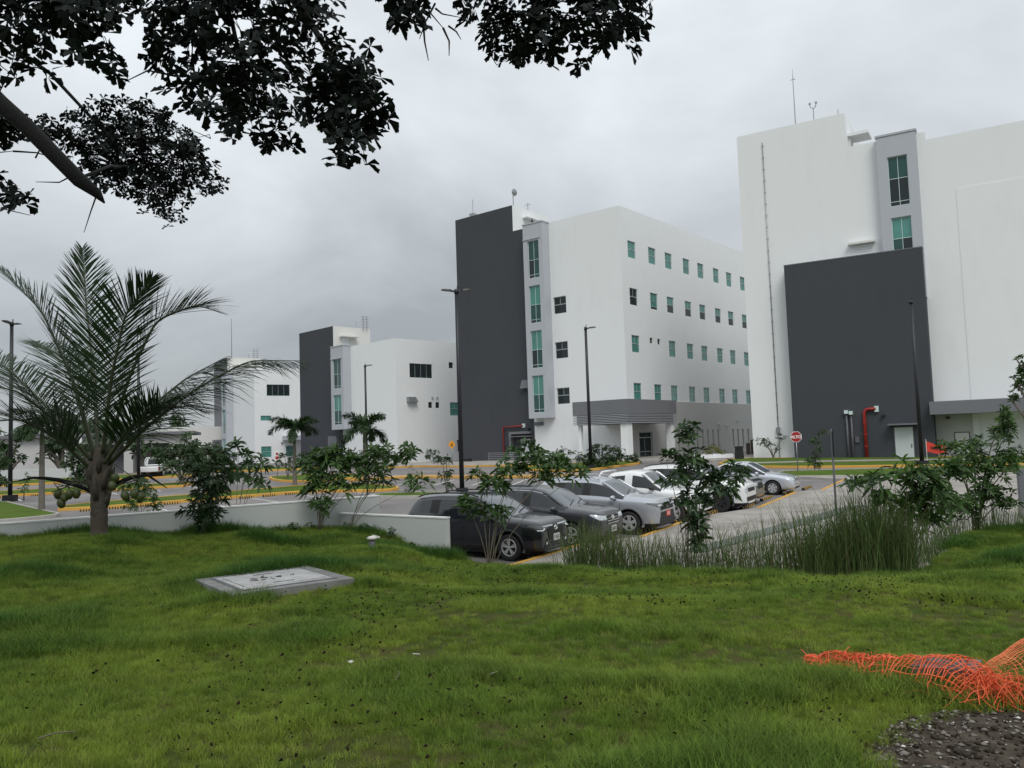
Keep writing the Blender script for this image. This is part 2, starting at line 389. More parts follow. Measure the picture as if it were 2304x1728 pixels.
# sidewalk in front of the parked cars, saw-tooth kerb and separate slabs
KERB = [(-0.9, 18.9), (0.46, 21.13), (1.69, 23.18), (3.55, 24.2), (6.03, 28.4), (8.97, 30.85), (12.47, 36.75), (13.83, 37.3), (17.35, 43.3)]
WALK = KERB + [(15.4, 46.3), (20.1, 44.2), (36, 40.6), (40, 30), (40, 17), (15, 19.5), (11, 19.9), (9.2, 17.4), (7.6, 15.2), (3.5, 16.4), (0, 18.4)]
wk = footway('sidewalk', WALK, h=0.12)
for a, b in ((0, 2), (3, 4), (5, 6), (7, 8)): kerb_line(KERB[a:b+1], wk, h=.135)
for a, b in ((2, 3), (4, 5), (6, 7)): kerb_line(KERB[a:b+1], wk, h=.13, mat_='kerb_concrete')
_u1 = Vector((.51, .86)).normalized(); _u2 = Vector((.86, -.51)).normalized(); ring = WALK+[WALK[0]]
rr = random.Random(3); slab_me = None
for i in range(-6, 30):
    for j in range(-3, 12):
        c = Vector((0.2, 20.4))+_u1*(i+.5)*1.55+_u2*(j+.5)*1.55
        if not in_poly(c.x, c.y, WALK) or dist_poly(c.x, c.y, KERB) < 1.05 or dist_poly(c.x, c.y, ring) < 0.9 or c.x > 26: continue
        if slab_me is None:
            sl = MB().box(-.765, .765, -.765, .765, -.01, .012).build('slab', 'concrete', wk); slab_me = sl.data
        else:
            sl = bpy.data.objects.new('slab', slab_me); col.objects.link(sl); sl.parent = wk
        sl.location = (c.x, c.y, gz(c.y)+.122+rr.uniform(-.002, .003)); sl.rotation_euler = (0.0195*.5*-1 if False else R(1.1)*.51*0, 0, math.atan2(_u1.y, _u1.x))
        tilt = math.atan(0.0195) if c.y > 21 else 0
        sl.rotation_euler = (Matrix.Rotation(tilt, 3, 'X') @ Matrix.Rotation(math.atan2(_u1.y, _u1.x), 3, 'Z')).to_euler()
# mossy drain strip crossing the sidewalk
v = []
for p, wd in (((4.4, 21.0), .30), ((6.6, 23.4), .34), ((9.7, 26.9), .34), ((12.5, 30.2), .3)):
    n = Vector((.77, -.64))*wd
    v += [(p[0]-n.x, p[1]-n.y, gz(p[1])+.148), (p[0]+n.x, p[1]+n.y, gz(p[1])+.148)]
link_mesh('drain_strip', v, [(0, 1, 3, 2), (2, 3, 5, 4), (4, 5, 7, 6)], 'wet_concrete', wk)

# ---- lawn
_LC = np.array([(0,0,1.5),(0,4,1.48),(-8,4,1.5),(8,4,1.42),(0,8,1.36),(-3.3,11.2,1.245),(4,9,1.25),(-2.6,9.8,1.27),(-12,15.5,1.45),(-9,17.2,1.38),(-7.3,19,1.15),(-5.1,21,.97),(-4,20.8,.85),
 (-3.15,17.9,.86),(-1.8,19.5,.42),(-.6,19.2,.28),(0,18.7,.2),(1.5,18.0,.18),(3.5,16.6,.25),(5.5,15.8,.33),(7.2,15.5,.42),(9,17.2,.45),(11.2,19.8,.52),(15,19.4,.6),(0,13,.97),(3,12.5,.87),(7,11,.97),
 (12,12,1.0),(-10,10,1.45),(-15,8,1.5),(14,4,1.4),(-25,6,1.5),(25,8,1.1),(20,15,.8),(0,-8,1.5),(-20,-10,1.5),(20,-10,1.4),(40,0,1.2),(40,17,.5),(-40,-5,1.5)])
def lawn_z(x, y):
    d = (_LC[:, 0]-x)**2+(_LC[:, 1]-y)**2+.15; w = d**-1.6
    z = float((w*_LC[:, 2]).sum()/w.sum())
    return z + .018*mnoise.noise((x*.55, y*.55, 4.2)) + .016*mnoise.noise((x*1.6, y*1.6, 1.2))
LAWN = [(-45, -22), (45, -22), (45, 16.4), (20, 18), (15, 19.9), (11.2, 20.3), (9.4, 17.9), (7.7, 15.7), (6.0, 15.8), (3.5, 16.9), (1.5, 18.3), (0, 19.0), (-1.4, 19.62), (-1.72, 19.72), (-4.82, 22.13), (-11.06, 17.45), (-30, 3.25), (-45, -8)]
_nearLAWN = [(-14, -1), (14, -1), (20, 6), (20, 18), (15, 19.9), (11.2, 20.3), (9.4, 17.9), (7.7, 15.7), (6.0, 15.8), (3.5, 16.9), (1.5, 18.3), (0, 19.0), (-1.4, 19.62), (-1.72, 19.72), (-4.82, 22.13), (-11.06, 17.45), (-18, 12.25), (-22, 4)]
lawn = tag(sheet('lawn', _nearLAWN, lawn_z, 0.38, 'turf'), kind='structure')
tag(sheet('lawn', [(-45, -22), (45, -22), (45, 16.4), (20, 18), (20, 6), (14, -1), (-14, -1), (-22, 4), (-18, 12.25), (-30, 3.25), (-45, -8)], lawn_z, 2.0, 'turf'), kind='structure')

# ---- white garden walls
def garden_wall(a, b, top, bottom, th, label):
    a, b = Vector(a), Vector(b); L = (b-a).length; ang = math.atan2(b.y-a.y, b.x-a.x)
    e = empty('garden_wall', (a.x, a.y, bottom), ang)
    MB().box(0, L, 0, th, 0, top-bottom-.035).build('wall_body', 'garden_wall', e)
    MB().box(-.012, L+.012, -.012, th+.012, top-bottom-.035, top-bottom).build('coping', 'cap_white', e)
    return tag(e, label, 'wall', kind='thing')
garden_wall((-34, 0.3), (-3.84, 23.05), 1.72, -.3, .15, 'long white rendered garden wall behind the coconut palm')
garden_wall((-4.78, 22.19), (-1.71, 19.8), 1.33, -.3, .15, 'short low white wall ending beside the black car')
# ================================================================== BUILDINGS
def PX(d0=0.0): return lambda u, d, z: (u, d0+d, z)      # face along local x, looking to -y
def PY(d0=0.0): return lambda u, d, z: (d0+d, u, z)      # face along local y, looking to -x
def pbox(mb, P, u0, u1, d0, d1, z0, z1):
    v = [P(u0,d0,z0),P(u1,d0,z0),P(u1,d1,z0),P(u0,d1,z0),P(u0,d0,z1),P(u1,d0,z1),P(u1,d1,z1),P(u0,d1,z1)]
    return mb.add(v, [(0,3,2,1),(4,5,6,7),(0,1,5,4),(1,2,6,5),(2,3,7,6),(3,0,4,7)])
def facade(name, P, u0, u1, z0, z1, holes, depth, material, parent):
    """wall surface with real openings and reveals"""
    us = sorted({u0, u1} | {h[0] for h in holes} | {h[1] for h in holes}); zs = sorted({z0, z1} | {h[2] for h in holes} | {h[3] for h in holes})
    us = [u for u in us if u0 <= u <= u1]; zs = [z for z in zs if z0 <= z <= z1]
    idx = {}; v = []; f = []
    def vi(u, d, z):
        k = (round(u, 4), round(d, 4), round(z, 4))
        if k not in idx: idx[k] = len(v); v.append(P(u, d, z))
        return idx[k]
    for a, b in zip(us, us[1:]):
        for c, e in zip(zs, zs[1:]):
            m, q = (a+b)/2, (c+e)/2
            if any(h[0] < m < h[1] and h[2] < q < h[3] for h in holes): continue
            f.append((vi(a,0,c), vi(b,0,c), vi(b,0,e), vi(a,0,e)))
    for h in holes:
        a, b, c, e = h[:4]; d = depth
        f += [(vi(a,0,c), vi(a,0,e), vi(a,d,e), vi(a,d,c)), (vi(b,0,c), vi(b,d,c), vi(b,d,e), vi(b,0,e)),
              (vi(a,0,c), vi(a,d,c), vi(b,d,c), vi(b,0,c)), (vi(a,0,e), vi(b,0,e), vi(b,d,e), vi(a,d,e))]
    return link_mesh(name, v, f, material, parent)
def window(parent, P, h, rows, depth=0.16, fr='alu', bar=0.055, name='window'):
    """h = (u0,u1,z0,z1); rows from the top: (height share, [glass materials of the panes])"""
    u0, u1, z0, z1 = h; mb = MB(); d0, d1 = depth-.06, depth
    for a, b, c, e in ((u0, u0+bar, z0, z1), (u1-bar, u1, z0, z1), (u0+bar, u1-bar, z0, z0+bar), (u0+bar, u1-bar, z1-bar, z1)): pbox(mb, P, a, b, d0, d1, c, e)
    z = z1; tot = sum(r[0] for r in rows); panes = []
    for i, (s, gl) in enumerate(rows):
        hh = (z1-z0)*s/tot; zb = z-hh
        if i < len(rows)-1:
            t = bar*(1.3 if len(rows) == 2 else .8); pbox(mb, P, u0+bar, u1-bar, d0-.012, d1-.003, zb-t/2, zb+t/2)
        n = len(gl)
        for k in range(n):
            a, b = u0+(u1-u0)*k/n, u0+(u1-u0)*(k+1)/n
            if k: pbox(mb, P, a-bar*.35, a+bar*.35, d0-.006, d1-.006, zb+bar*.4, z-bar*.4)
            panes.append((a, b, zb, z, gl[k]))
        z = zb
    w = mb.build(name, fr, parent)
    for a, b, c, e, g in panes:
        pbox(MB_ := MB(), P, a+.01, b-.01, d1-.035, d1-.015, c+.01, e-.01); MB_.build('pane', g, w)
    return w
def slit(parent, P, h, depth=.2, g='glass_dark'): return window(parent, P, h, [(1, [g])], depth, 'alu_dark', .03)
def hollow(mb, x0, x1, y0, y1, z0, z1, faces='tbrk'):
    """chosen faces of a block: f(-y) k(+y) l(-x) r(+x) t(top) b(bottom)"""
    v = [(x0,y0,z0),(x1,y0,z0),(x1,y1,z0),(x0,y1,z0),(x0,y0,z1),(x1,y0,z1),(x1,y1,z1),(x0,y1,z1)]
    F = {'b': (0,3,2,1), 't': (4,5,6,7), 'f': (0,1,5,4), 'r': (1,2,6,5), 'k': (2,3,7,6), 'l': (3,0,4,7)}
    return mb.add(v, [F[c] for c in faces])
T, D_, G = 'glass_teal', 'glass_dark', 'glass_deep'

def stair_bay(e, y0, y1, z0, z1, pr, wins, wy, mat_='light_grey_plaster'):
    """projecting stair bay on the left face (x = -pr) with tall windows"""
    P = PY(-pr); holes = [(wy[0], wy[1], a, b) for a, b in wins]
    bay = facade('stair_bay', P, y0, y1, z0, z1, holes, .22, mat_, e)
    mb = MB(); hollow(mb, -pr, .0, y0, y1, z0, z1, 'fktb'); mb.build('bay_sides', mat_, bay)
    MB().box(-pr-.06, -.0, y0-.06, y1+.06, z1-.001, z1+.12).build('bay_coping', mat_, bay)
    MB().box(-pr-.09, -pr-.002, y0+.25, y1, z1-1.62, z1-1.5).build('drip_moulding', mat_, bay)
    for i, h in enumerate(holes):
        window(e, P, h, [(5.2, [T if i else G, T if i else G]), (4.0, [G, G if i % 2 else D_]), (.9, [G, D_])], .2, 'alu_white', .045)
    return bay
def hood(e, P, u0, u1, z, pr=.8, th=.1, mat_='mid_plaster', name='door_hood'):
    mb = MB(); pbox(mb, P, u0, u1, -pr, -.002, z, z+th); return mb.build(name, mat_, e)
def service_door(e, P, u0, u1, z0, z1, mat_='door_white'):
    mb = MB(); pbox(mb, P, u0, u1, -.05, -.004, z0, z1); d = mb.build('door', mat_, e)
    mb = MB(); pbox(mb, P, u1-.16, u1-.10, -.10, -.051, z0+(z1-z0)*.42, z0+(z1-z0)*.52); mb.build('handle', 'alu_dark', d)
    mb = MB(); pbox(mb, P, u0-.07, u0, -.06, -.006, z0, z1+.07); pbox(mb, P, u1, u1+.07, -.06, -.006, z0, z1+.07); pbox(mb, P, u0, u1, -.06, -.006, z1, z1+.07)
    mb.build('door_frame', 'alu_dark', d); return d
def pipe(e, pts, r, material, name='fire_pipe'): return MB().tube(pts, r, 8).build(name, material, e, True)
def railing(e, pts, h, bars=5, material='galv', name='railing'):
    mb = MB()
    for a, b in zip(pts, pts[1:]):
        a, b = Vector(a), Vector(b)
        for k in range(bars): z = h*(k+1)/bars; mb.tube([a+Vector((0, 0, z)), b+Vector((0, 0, z))], .025, 5)
    for p in pts: mb.tube([Vector(p), Vector(p)+Vector((0, 0, h))], .03, 5)
    return mb.build(name, material, e)
def lamp_box(e, P, u, z): 
    mb = MB(); pbox(mb, P, u-.12, u+.12, -.22, -.004, z-.07, z+.07); pbox(mb, P, u-.07, u+.07, -.3, -.221, z-.11, z+.02); return mb.build('wall_lamp', 'black_metal', e)

# ---------------------------------------------------------------- five-storey block in the middle
A = empty('hospital_building', (10.94, 77.65, 1.1), R(50.7))
tag(A, 'five-storey white building with dark grey stair tower, teal windows and grey entrance portico', 'building', kind='thing')
HA = 24.5; LX = 36.0; LY = 21.7
colx = [1.3, 5.3, 8.75, 12.75, 16.2, 20.15, 23.65, 27.6, 31.5]; rows = [21.3, 16.6, 11.95, 7.27]
holes = []; spec = []
for r, zt in enumerate(rows):
    for c, x in enumerate(colx):
        if r == 2 and c == 1:
            for xx in (4.82, 6.36): holes.append((xx, xx+.58, 11.38, 11.96)); spec.append('s')
            continue
        holes.append((x, x+1.5, zt-1.68, zt)); spec.append((r, c))
Pr = PX(0)
facade('wall', Pr, 0, LX, 5.5, HA, holes, .18, 'white_plaster', A)
for h, s in zip(holes, spec):
    if s == 's': slit(A, Pr, h, .18); continue
    r, c = s; lo = D_ if (r == 1 and c >= 2) else T; up = T
    if r == 1 and c == 0: lo = up = D_
    if r == 1 and c == 1: window(A, Pr, h, [(5, [T, T]), (3, [T]), (1.6, [D_])]); continue
    window(A, Pr, h, [(5, [up, up]), (5.2, [lo])])
sl = [(x, x+.38, .62, 2.58) for x in (6.93, 9.6, 13.8, 15.1, 16.32, 17.6, 18.9, 22.85, 24.2, 25.6, 27.1, 29.6, 31)]
door_h = (1.7, 4.25, -.6, 2.5)
facade('base_wall', PX(-.14), 0.0, LX, -1.8, 5.5, sl+[door_h], .24, 'stucco', A)
MB().box(0.004, LX, -.14, -.001, 5.497, 5.56).build('base_ledge', 'stucco', A)
for h in sl: slit(A, PX(-.14), h, .22)
dr = window(A, PX(-.14), door_h, [(.55, [D_]), (2.55, [D_, D_])], .24, 'alu', .07, 'entrance_door')
mb = MB(); pbox(mb, PX(-.14), 1.77, 4.18, .13, .17, .55, .63); mb.build('push_rail', 'alu', dr)
for x, z in ((19.2, 3.2), (21.2, 3.05), (24.3, 3.6)):
    MB().lathe([(.02, -.16), (.13, -.1), (.16, 0), (.02, .03)], 10, (x, -.28, z)).build('security_camera', 'alu_white', A, True)
# left face
lw = [(6.7, 8.3, 14.85, 16.6), (6.7, 8.3, 10.25, 11.95), (6.7, 8.3, 5.6, 7.25)]
Pl = PY(0)
facade('wall', Pl, 0, 11.3, -1.5, HA, lw, .2, 'white_plaster', A)
for h in lw: window(A, Pl, h, [(4.4, [D_, D_]), (5.2, [D_])], .2)
tw = MB(); tw.add([Pl(u, 0, z) for u, z in ((11.3, -1.8), (LY, -1.8), (LY, 27.35), (13.3, 27.35), (13.3, HA), (11.3, HA))], [(0, 1, 2, 3, 4, 5)])
tw.build('stair_tower', 'dark_plaster', A)
mb = MB(); hollow(mb, 0.001, 6.5, 13.3, LY, HA, 27.35, 'fr'); mb.add([(0.001, 13.3, 27.35), (6.5, 13.3, 27.35), (6.5, LY, 27.35), (0.001, LY, 27.35)], [(0, 1, 2, 3)])
mb.build('stair_head', 'white_plaster', A)
MB().box(2.2, 3.4, 13.22, 13.297, HA, HA+2.1).build('door', 'cream_plaster', A)
MB().box(1.7, 4.0, 12.6, 13.298, HA+1.75, HA+1.87).build('roof_hood', 'white_plaster', A)
mb = MB(); hollow(mb, 0, LX, 0, LY, -1.5, HA, 'kr'); mb.add([(0, 0, HA-.5), (LX, 0, HA-.5), (LX, LY, HA-.5), (0, LY, HA-.5)], [(0, 1, 2, 3)]); mb.build('roof', 'roof_grey', A)
mb = MB()
mb.box(.02, LX, .02, .2, HA-.52, HA); mb.box(.02, .2, .2, 13.3, HA-.52, HA); mb.build('parapet', 'white_plaster', A)
stair_bay(A, 8.55, 11.05, 4.27, 24.4, 1.2, [(18.73, 22.62), (14.06, 17.93), (9.4, 13.26), (4.83, 8.63)], (9.05, 10.48))
mb = MB(); mb.add([(-.5, 11.6, 7.5), (-.5, 12.7, 7.5), (0, 12.7, 7.5), (0, 11.6, 7.5), (-.12, 11.6, 8.4), (-.12, 12.7, 8.4), (-.003, 12.7, 8.4), (-.003, 11.6, 8.4)], [(0,3,2,1),(4,5,6,7),(0,1,5,4),(1,2,6,5),(2,3,7,6),(3,0,4,7)]); mb.build('vent_hood', 'mid_plaster', A)
pipe(A, [(-.18, 15.4, -1), (-.18, 15.4, 3.55), (-.18, 12.9, 3.6), (-.05, 12.75, 3.6)], .085, 'red_pipe')
MB().obox((-.06, 12.7, 3.62), (.05, .2, .2)).build('pipe_flange', 'alu_white', A)
service_door(A, Pl, 11.9, 13.15, -.3, 2.2); hood(A, Pl, 11.6, 14.1, 2.45)
mb = MB(); pbox(mb, Pl, 14.15, 14.4, -.5, -.003, -1, 3.0); pbox(mb, Pl, 11.7, 14.15, -.5, -.003, 2.75, 3.0); mb.build('door_surround', 'canopy_grey', A)
lamp_box(A, Pl, 12.0, 3.25)
mb = MB(); pbox(mb, Pl, 10.1, 11.2, -.25, -.003, 3.55, 3.9); mb.build('air_unit', 'mid_plaster', A)
mb = MB(); pbox(mb, Pl, 10.6, 18.4, -2.6, -2.45, -1.5, -.1); mb.build('ramp_wall', 'mid_plaster', A)
railing(A, [(-2.5, 15.6, -.1), (-2.5, 13, -.1), (-2.5, 10.7, -.1), (-1.2, 9.2, -.1), (-1.2, 7.6, -.1)], .95)
MB().box(-3.3, -2.9, 17.6, 18.5, -1.2, .35).build('cabinet', 'black_metal', A)
# roof antennas
mb = MB(); mb.tube([(.6, 13.6, 27.3), (.6, 13.6, 29.2)], .05, 6); mb.lathe([(.02, -.1), (.35, 0), (.42, .14)], 12, (.6, 13.3, 28.9), 'Y'); mb.build('dish_antenna', 'galv', A)
mb = MB(); mb.tube([(.5, 19.4, 27.3), (.5, 19.4, 29.4)], .03, 5); mb.obox((.5, 19.4, 27.5), (.3, .3, .25)); mb.build('lightning_rod', 'galv', A)
mb = MB(); mb.tube([(3.4, 13.8, 27.3), (3.4, 13.8, 28.4)], .04, 5); mb.tube([(3.4, 13.4, 28.2), (3.4, 14.2, 28.2)], .03, 5); mb.build('small_aerial', 'galv', A)
# a bird standing on the bay coping
bird = MB().lathe([(.01, 0), (.12, .08), (.17, .22), (.12, .4), (.06, .5), (.08, .58), (.01, .66)], 8).build('bird', 'black_metal', None, True)
_bm = A.matrix_basis if False else (Matrix.Translation((10.94, 77.65, 1.1)) @ Matrix.Rotation(R(50.7), 4, 'Z'))
bird.location = _bm @ Vector((-.6, 10.2, 24.52)); tag(bird, 'dark bird perched on the light grey stair bay', 'bird', kind='thing')
# entrance portico
p0 = (-5.13, -3.1); p1 = (3.87, 2.8); zb, zl, zt = 3.25, 4.15, 5.42
pf = MB(); pf.prism([(p0[0], p0[1]), (p1[0], p0[1]), (p1[0], -.145), (-.005, -.145), (-.005, p1[1]), (p0[0], p1[1])], zl, zt)
port = pf.build('portico', 'canopy_grey', A)
mb = MB(); mb.prism([(p0[0]+.25, p0[1]+.25), (p1[0]-.25, p0[1]+.25), (p1[0]-.25, -.15), (-.01, -.15), (-.01, p1[1]-.25), (p0[0]+.25, p1[1]-.25)], zb+.02, zl-.002)
mb.build('soffit', 'canopy_grey', port)
for k in range(6):
    z = zb+.03+k*.15
    mb = MB(); mb.box(p0[0]+.02, p1[0], p0[1]+.02, p0[1]+.12, z, z+.085); mb.box(p0[0]+.02, p0[0]+.12, p0[1]+.12, p1[1], z, z+.085)
    mb.build('louvre_slat', 'alu_grey', port)
for x, y, s in ((-4.55, -2.55, .38), (3.35, -2.6, .3), (-4.6, 2.35, .16)):
    MB().box(x-s, x+s, y-s, y+s, -1.5, zb+.018).build('column', 'white_plaster', port)

# ---------------------------------------------------------------- three-storey blocks
def low_block(base, rot, label, v):
    e = empty('hospital_building', base, rot); tag(e, label, 'building', kind='thing')
    H = 15.3; LX, LY = v['lx'], v['ly']; y1, y2 = v['grey']; HT = 18.5; pr = 1.2
    hs = [w[0] for w in v['wins']]
    facade('wall', PX(0), 0, LX, -1.5, H, hs, .18, 'white_plaster', e)
    for h, kind in v['wins']:
        if kind == '4': window(e, PX(0), h, [(1, [D_]*4)], .17, 'alu', .05)
        elif kind == 't': window(e, PX(0), h, [(5, [T, T]), (5.2, [T])])
        elif kind == 'tw': window(e, PX(0), h, [(1, [T, T])])
        else: slit(e, PX(0), h, .18)
    mb = MB(); mb.add([(0, 0, -1.5), (0, y1, -1.5), (0, y1, H), (0, 0, H)], [(0, 3, 2, 1)]); mb.build('wall', 'white_plaster', e)
    mb = MB(); mb.add([(0, u, z) for u, z in ((y1, -1.8), (LY, -1.8), (LY, HT), (y2, HT), (y2, H), (y1, H))], [(0, 1, 2, 3, 4, 5)]); mb.build('stair_tower', v.get('tm', 'dark_plaster'), e)
    mb = MB(); hollow(mb, .001, 6.0, y2, LY, H, HT, 'fr'); mb.add([(.001, y2, HT), (6, y2, HT), (6, LY, HT), (.001, LY, HT)], [(0, 1, 2, 3)]); mb.build('stair_head', 'cream_plaster', e)
    MB().box(.9, 3.6, y2-1.0, y2-.002, H+1.75, H+1.9).build('roof_hood', 'cream_plaster', e); MB().box(1.3, 2.4, y2-.06, y2-.003, H, H+1.74).build('door', 'white_plaster', e)
    mb = MB(); hollow(mb, 0, LX, 0, LY, -1.5, H, 'kr'); mb.add([(0, 0, H-.5), (LX, 0, H-.5), (LX, LY, H-.5), (0, LY, H-.5)], [(0, 1, 2, 3)]); mb.build('roof', 'roof_grey', e)
    mb = MB(); mb.box(.02, LX, .02, .2, H-.52, H); mb.box(.02, .2, .2, y2, H-.52, H); mb.build('parapet', 'white_plaster', e)
    b0, b1 = v['bay']; stair_bay(e, b0, b1, v['bz'], 15.35, pr, v['bw'], (b0+.55, b1-.5))
    # caged roof ladder
    mb = MB()
    for s in (-.3, .3): mb.tube([(5.0+s, LY-9.0, HT-.2), (5.0+s, LY-9.0, HT+1.7)], .045, 5)
    for k in range(5): mb.tube([(4.4, LY-9, HT+.2+.35*k), (5.6, LY-9, HT+.2+.35*k)], .03, 4)
    mb.tube([(3.9, LY-8.5, HT), (3.9, LY-8.5, HT+1.0), (5.0, LY-8.8, HT+1.4)], .03, 4); mb.build('roof_ladder', 'galv', e)
    return e
B = low_block((-14.17, 99.13, .9), R(45), 'three-storey white building with dark grey tower left of the five-storey block', dict(
    lx=26, ly=22.4, grey=(11.7, 13.66), bay=(9.6, 12.5), bz=4.5, bw=[(9.85, 13.7), (5.1, 9.0)],
    wins=[((2.16, 5.81, 10.52, 12.32), '4'), ((8.57, 9.31, 11.96, 12.72), 's'), ((8.58, 10.2, 5.79, 7.51), 't'), ((5.0, 5.64, 6.76, 7.51), 's'), ((6.17, 6.81, 6.76, 7.51), 's'),
          ((12.5, 14.1, 10.5, 12.3), 't'), ((12.5, 14.1, 5.79, 7.51), 't'), ((16.5, 18.1, 5.79, 7.51), 't')]))
mb = MB(); mb.add([(1.58, -.6, 7.45), (3.0, -.6, 7.45), (3.2, -.003, 7.45), (1.58, -.003, 7.45), (1.58, -.45, 8.1), (2.7, -.45, 8.1), (2.9, -.003, 8.1), (1.58, -.003, 8.1)], [(0,3,2,1),(4,5,6,7),(0,1,5,4),(1,2,6,5),(2,3,7,6),(3,0,4,7)]); mb.build('vent_hood', 'galv', B)
for x in (5.6, 6.4): MB().lathe([(.02, -.2), (.13, -.1), (.13, .1), (.02, .2)], 8, (x, -.12, 8.1)).build('vent_pipe', 'alu', B)
MB().box(-.5, -.003, 12.6, 14.6, -1, 3.7).build('door_surround', 'canopy_grey', B); MB().box(-.56, -.501, 12.9, 14.2, -.5, 1.9).build('door', 'glass_dark', B)
hood(B, PY(-.5), 12.3, 15.2, 2.2, .9); pipe(B, [(-.2, 12.0, -1), (-.2, 12.0, 3.2), (-.2, 11.0, 3.2)], .08, 'grey_pipe', 'wall_pipe'); lamp_box(B, PY(0), 11.6, 3.6)
mb = MB(); mb.box(9.6, 10.9, -1.2, -.003, 2.4, 2.6); mb.box(9.7, 9.95, -1.0, -.003, 1.2, 2.4); mb.box(10.1, 10.8, -.9, -.1, 2.6, 3.3); mb.build('air_unit', 'black_metal', B)
C = low_block((-40.87, 128.83, .9), R(34), 'farthest three-storey white building with slim grey tower, behind the palm fronds', dict(
    lx=30, ly=25.0, grey=(13.8, 15.86), bay=(12.2, 15.2), bz=-.8, bw=[(9.85, 13.9), (5.1, 9.2), (.4, 4.3)], tm='mid_plaster',
    wins=[((1.97, 5.72, 10.76, 12.6), '4'), ((.95, 2.66, 6.8, 7.6), 'tw'), ((.97, 2.64, .97, 2.71), 't'), ((4.97, 6.6, .97, 2.71), 't'), ((11, 12.6, 5.8, 7.5), 't')]))
MB().box(4.4, 8.5, -2.6, -.003, 3.6, 4.3).build('porch_roof', 'light_grey_plaster', C)
MB().box(7.6, 8.0, -2.4, -2.0, -1, 3.6).build('porch_column', 'white_plaster', C)
lamp_box(C, PX(0), 4.3, 3.2)
mb = MB(); mb.tube([(.8, 15.9, 18.4), (.8, 15.9, 25.5)], [.09, .04], 5); mb.build('lightning_mast', 'galv', C)
MB().box(-9, 0, 20, 44, -1.5, 6.6).build('annexe', 'cream_plaster', C)
MB().box(-1.6, -.003, 16.2, 19.9, 1.6, 4.2).build('annexe_canopy', 'mid_plaster', C)

# ---------------------------------------------------------------- tall block on the right
DB = empty('hospital_building', (20.1, 68.74, .93), R(-31.6))
tag(DB, 'tallest white building on the right with a dark grey block against its wall', 'building', kind='thing')
mb = MB(); mb.add([(0, 0, -1.5), (14.4, 0, -1.5), (14.4, 0, 24.87), (8.72, 0, 24.87), (8.72, 0, 27.73), (0, 0, 27.73)], [(0, 1, 2, 3, 4, 5)]); mb.build('wall', 'white_plaster', DB)
facade('wall', PX(.0), 14.4, 48, -1.5, 24.22, [(16.6, 22.0, -.6, 3.1)], .3, 'white_plaster', DB)
mb = MB(); mb.add([(14.4, 0, 24.2), (14.4, .4, 24.2), (14.4, .4, 24.87), (14.4, 0, 24.87)], [(0, 1, 2, 3)])
hollow(mb, 0, 8.72, .001, 7.5, -1.5, 27.73, 'lk'); hollow(mb, 0, 8.72, .001, 7.5, 24.4, 27.73, 'r'); mb.add([(0, 0, 27.72), (8.72, 0, 27.72), (8.72, 7.5, 27.72), (0, 7.5, 27.72)], [(0, 1, 2, 3)])
mb.build('stair_head', 'white_plaster', DB)
mb = MB(); hollow(mb, 0, 48, .4, 26, -1.5, 24.0, 'lkr'); mb.add([(0, .01, 23.9), (48, .01, 23.9), (48, 26, 23.9), (0, 26, 23.9)], [(0, 1, 2, 3)]); mb.build('roof', 'roof_grey', DB)
MB().box(8.721, 10.3, 1.0, 3.0, 26.1, 26.35).build('roof_hood', 'white_plaster', DB); MB().box(8.722, 8.9, 1.2, 2.6, 24.2, 26.1).build('door', 'cream_plaster', DB)
MB().box(16.2, 48, -.03, -.002, 4.1, 20.05).build('wall_panel', 'white_plaster', DB)
# bay with tall windows (face along x)
Pb = PX(-.7); bh = [(11.72, 13.12, 19.3, 23.2), (11.72, 13.12, 14.7, 18.4)]
bay = facade('stair_bay', Pb, 11.0, 13.8, 12.0, 24.9, bh, .22, 'light_grey_plaster', DB)
mb = MB(); hollow(mb, 11.0, 13.8, -.7, -.001, 12.0, 24.9, 'lrt'); mb.box(10.94, 13.86, -.76, -.001, 24.9, 25.05); mb.build('bay_sides', 'light_grey_plaster', bay)
window(DB, Pb, bh[0], [(4.4, [G, G]), (4.6, [D_, D_]), (.9, [D_, D_])], .2, 'alu_white', .05)
window(DB, Pb, bh[1], [(4.4, [T, T]), (4.6, [G, D_]), (.9, [D_, D_])], .2, 'alu_white', .05)
dk = MB().box(3.62, 13.75, -1.3, -.002, -1.8, 15.7).build('dark_block', 'dark_plaster', DB)
MB().box(3.6, 13.77, -1.32, -.001, 15.7, 15.78).build('coping', 'mid_plaster', dk)
mb = MB(); mb.box(8.45, 10.4, -.5, -.003, 16.85, 17.02); mb.build('vent_canopy', 'cream_plaster', DB); mb = MB()
for k in range(5): mb.box(8.95, 10.15, -.05, -.003, 15.85+k*.19, 15.98+k*.19)
mb.build('vent_louvre', 'white_plaster', DB)
pipe(DB, [(2.15, -.06, 2.5), (2.15, -.06, 26.75)], .035, 'galv', 'conduit'); pipe(DB, [(2.15, -.06, 0), (2.15, -.06, 2.1)], .035, 'galv', 'conduit')
for k in range(24): MB().box(2.08, 2.22, -.09, -.004, 3.4+k, 3.46+k).build('conduit_clip', 'galv', DB)
MB().box(2.0, 2.3, -.2, -.003, 2.1, 2.6).build('junction_box', 'galv', DB)
Pd = PX(-1.3)
def dpt(x, z, d=-1.48): return (x, d, z)
pipe(DB, [dpt(9.02, -.8), dpt(9.02, 3.45), dpt(9.12, 3.68), dpt(9.35, 3.74), dpt(9.85, 3.74)], .12, 'red_pipe'); MB().box(9.75, 10.05, -1.5, -1.303, 3.5, 3.95).build('pipe_flange', 'alu_white', DB)
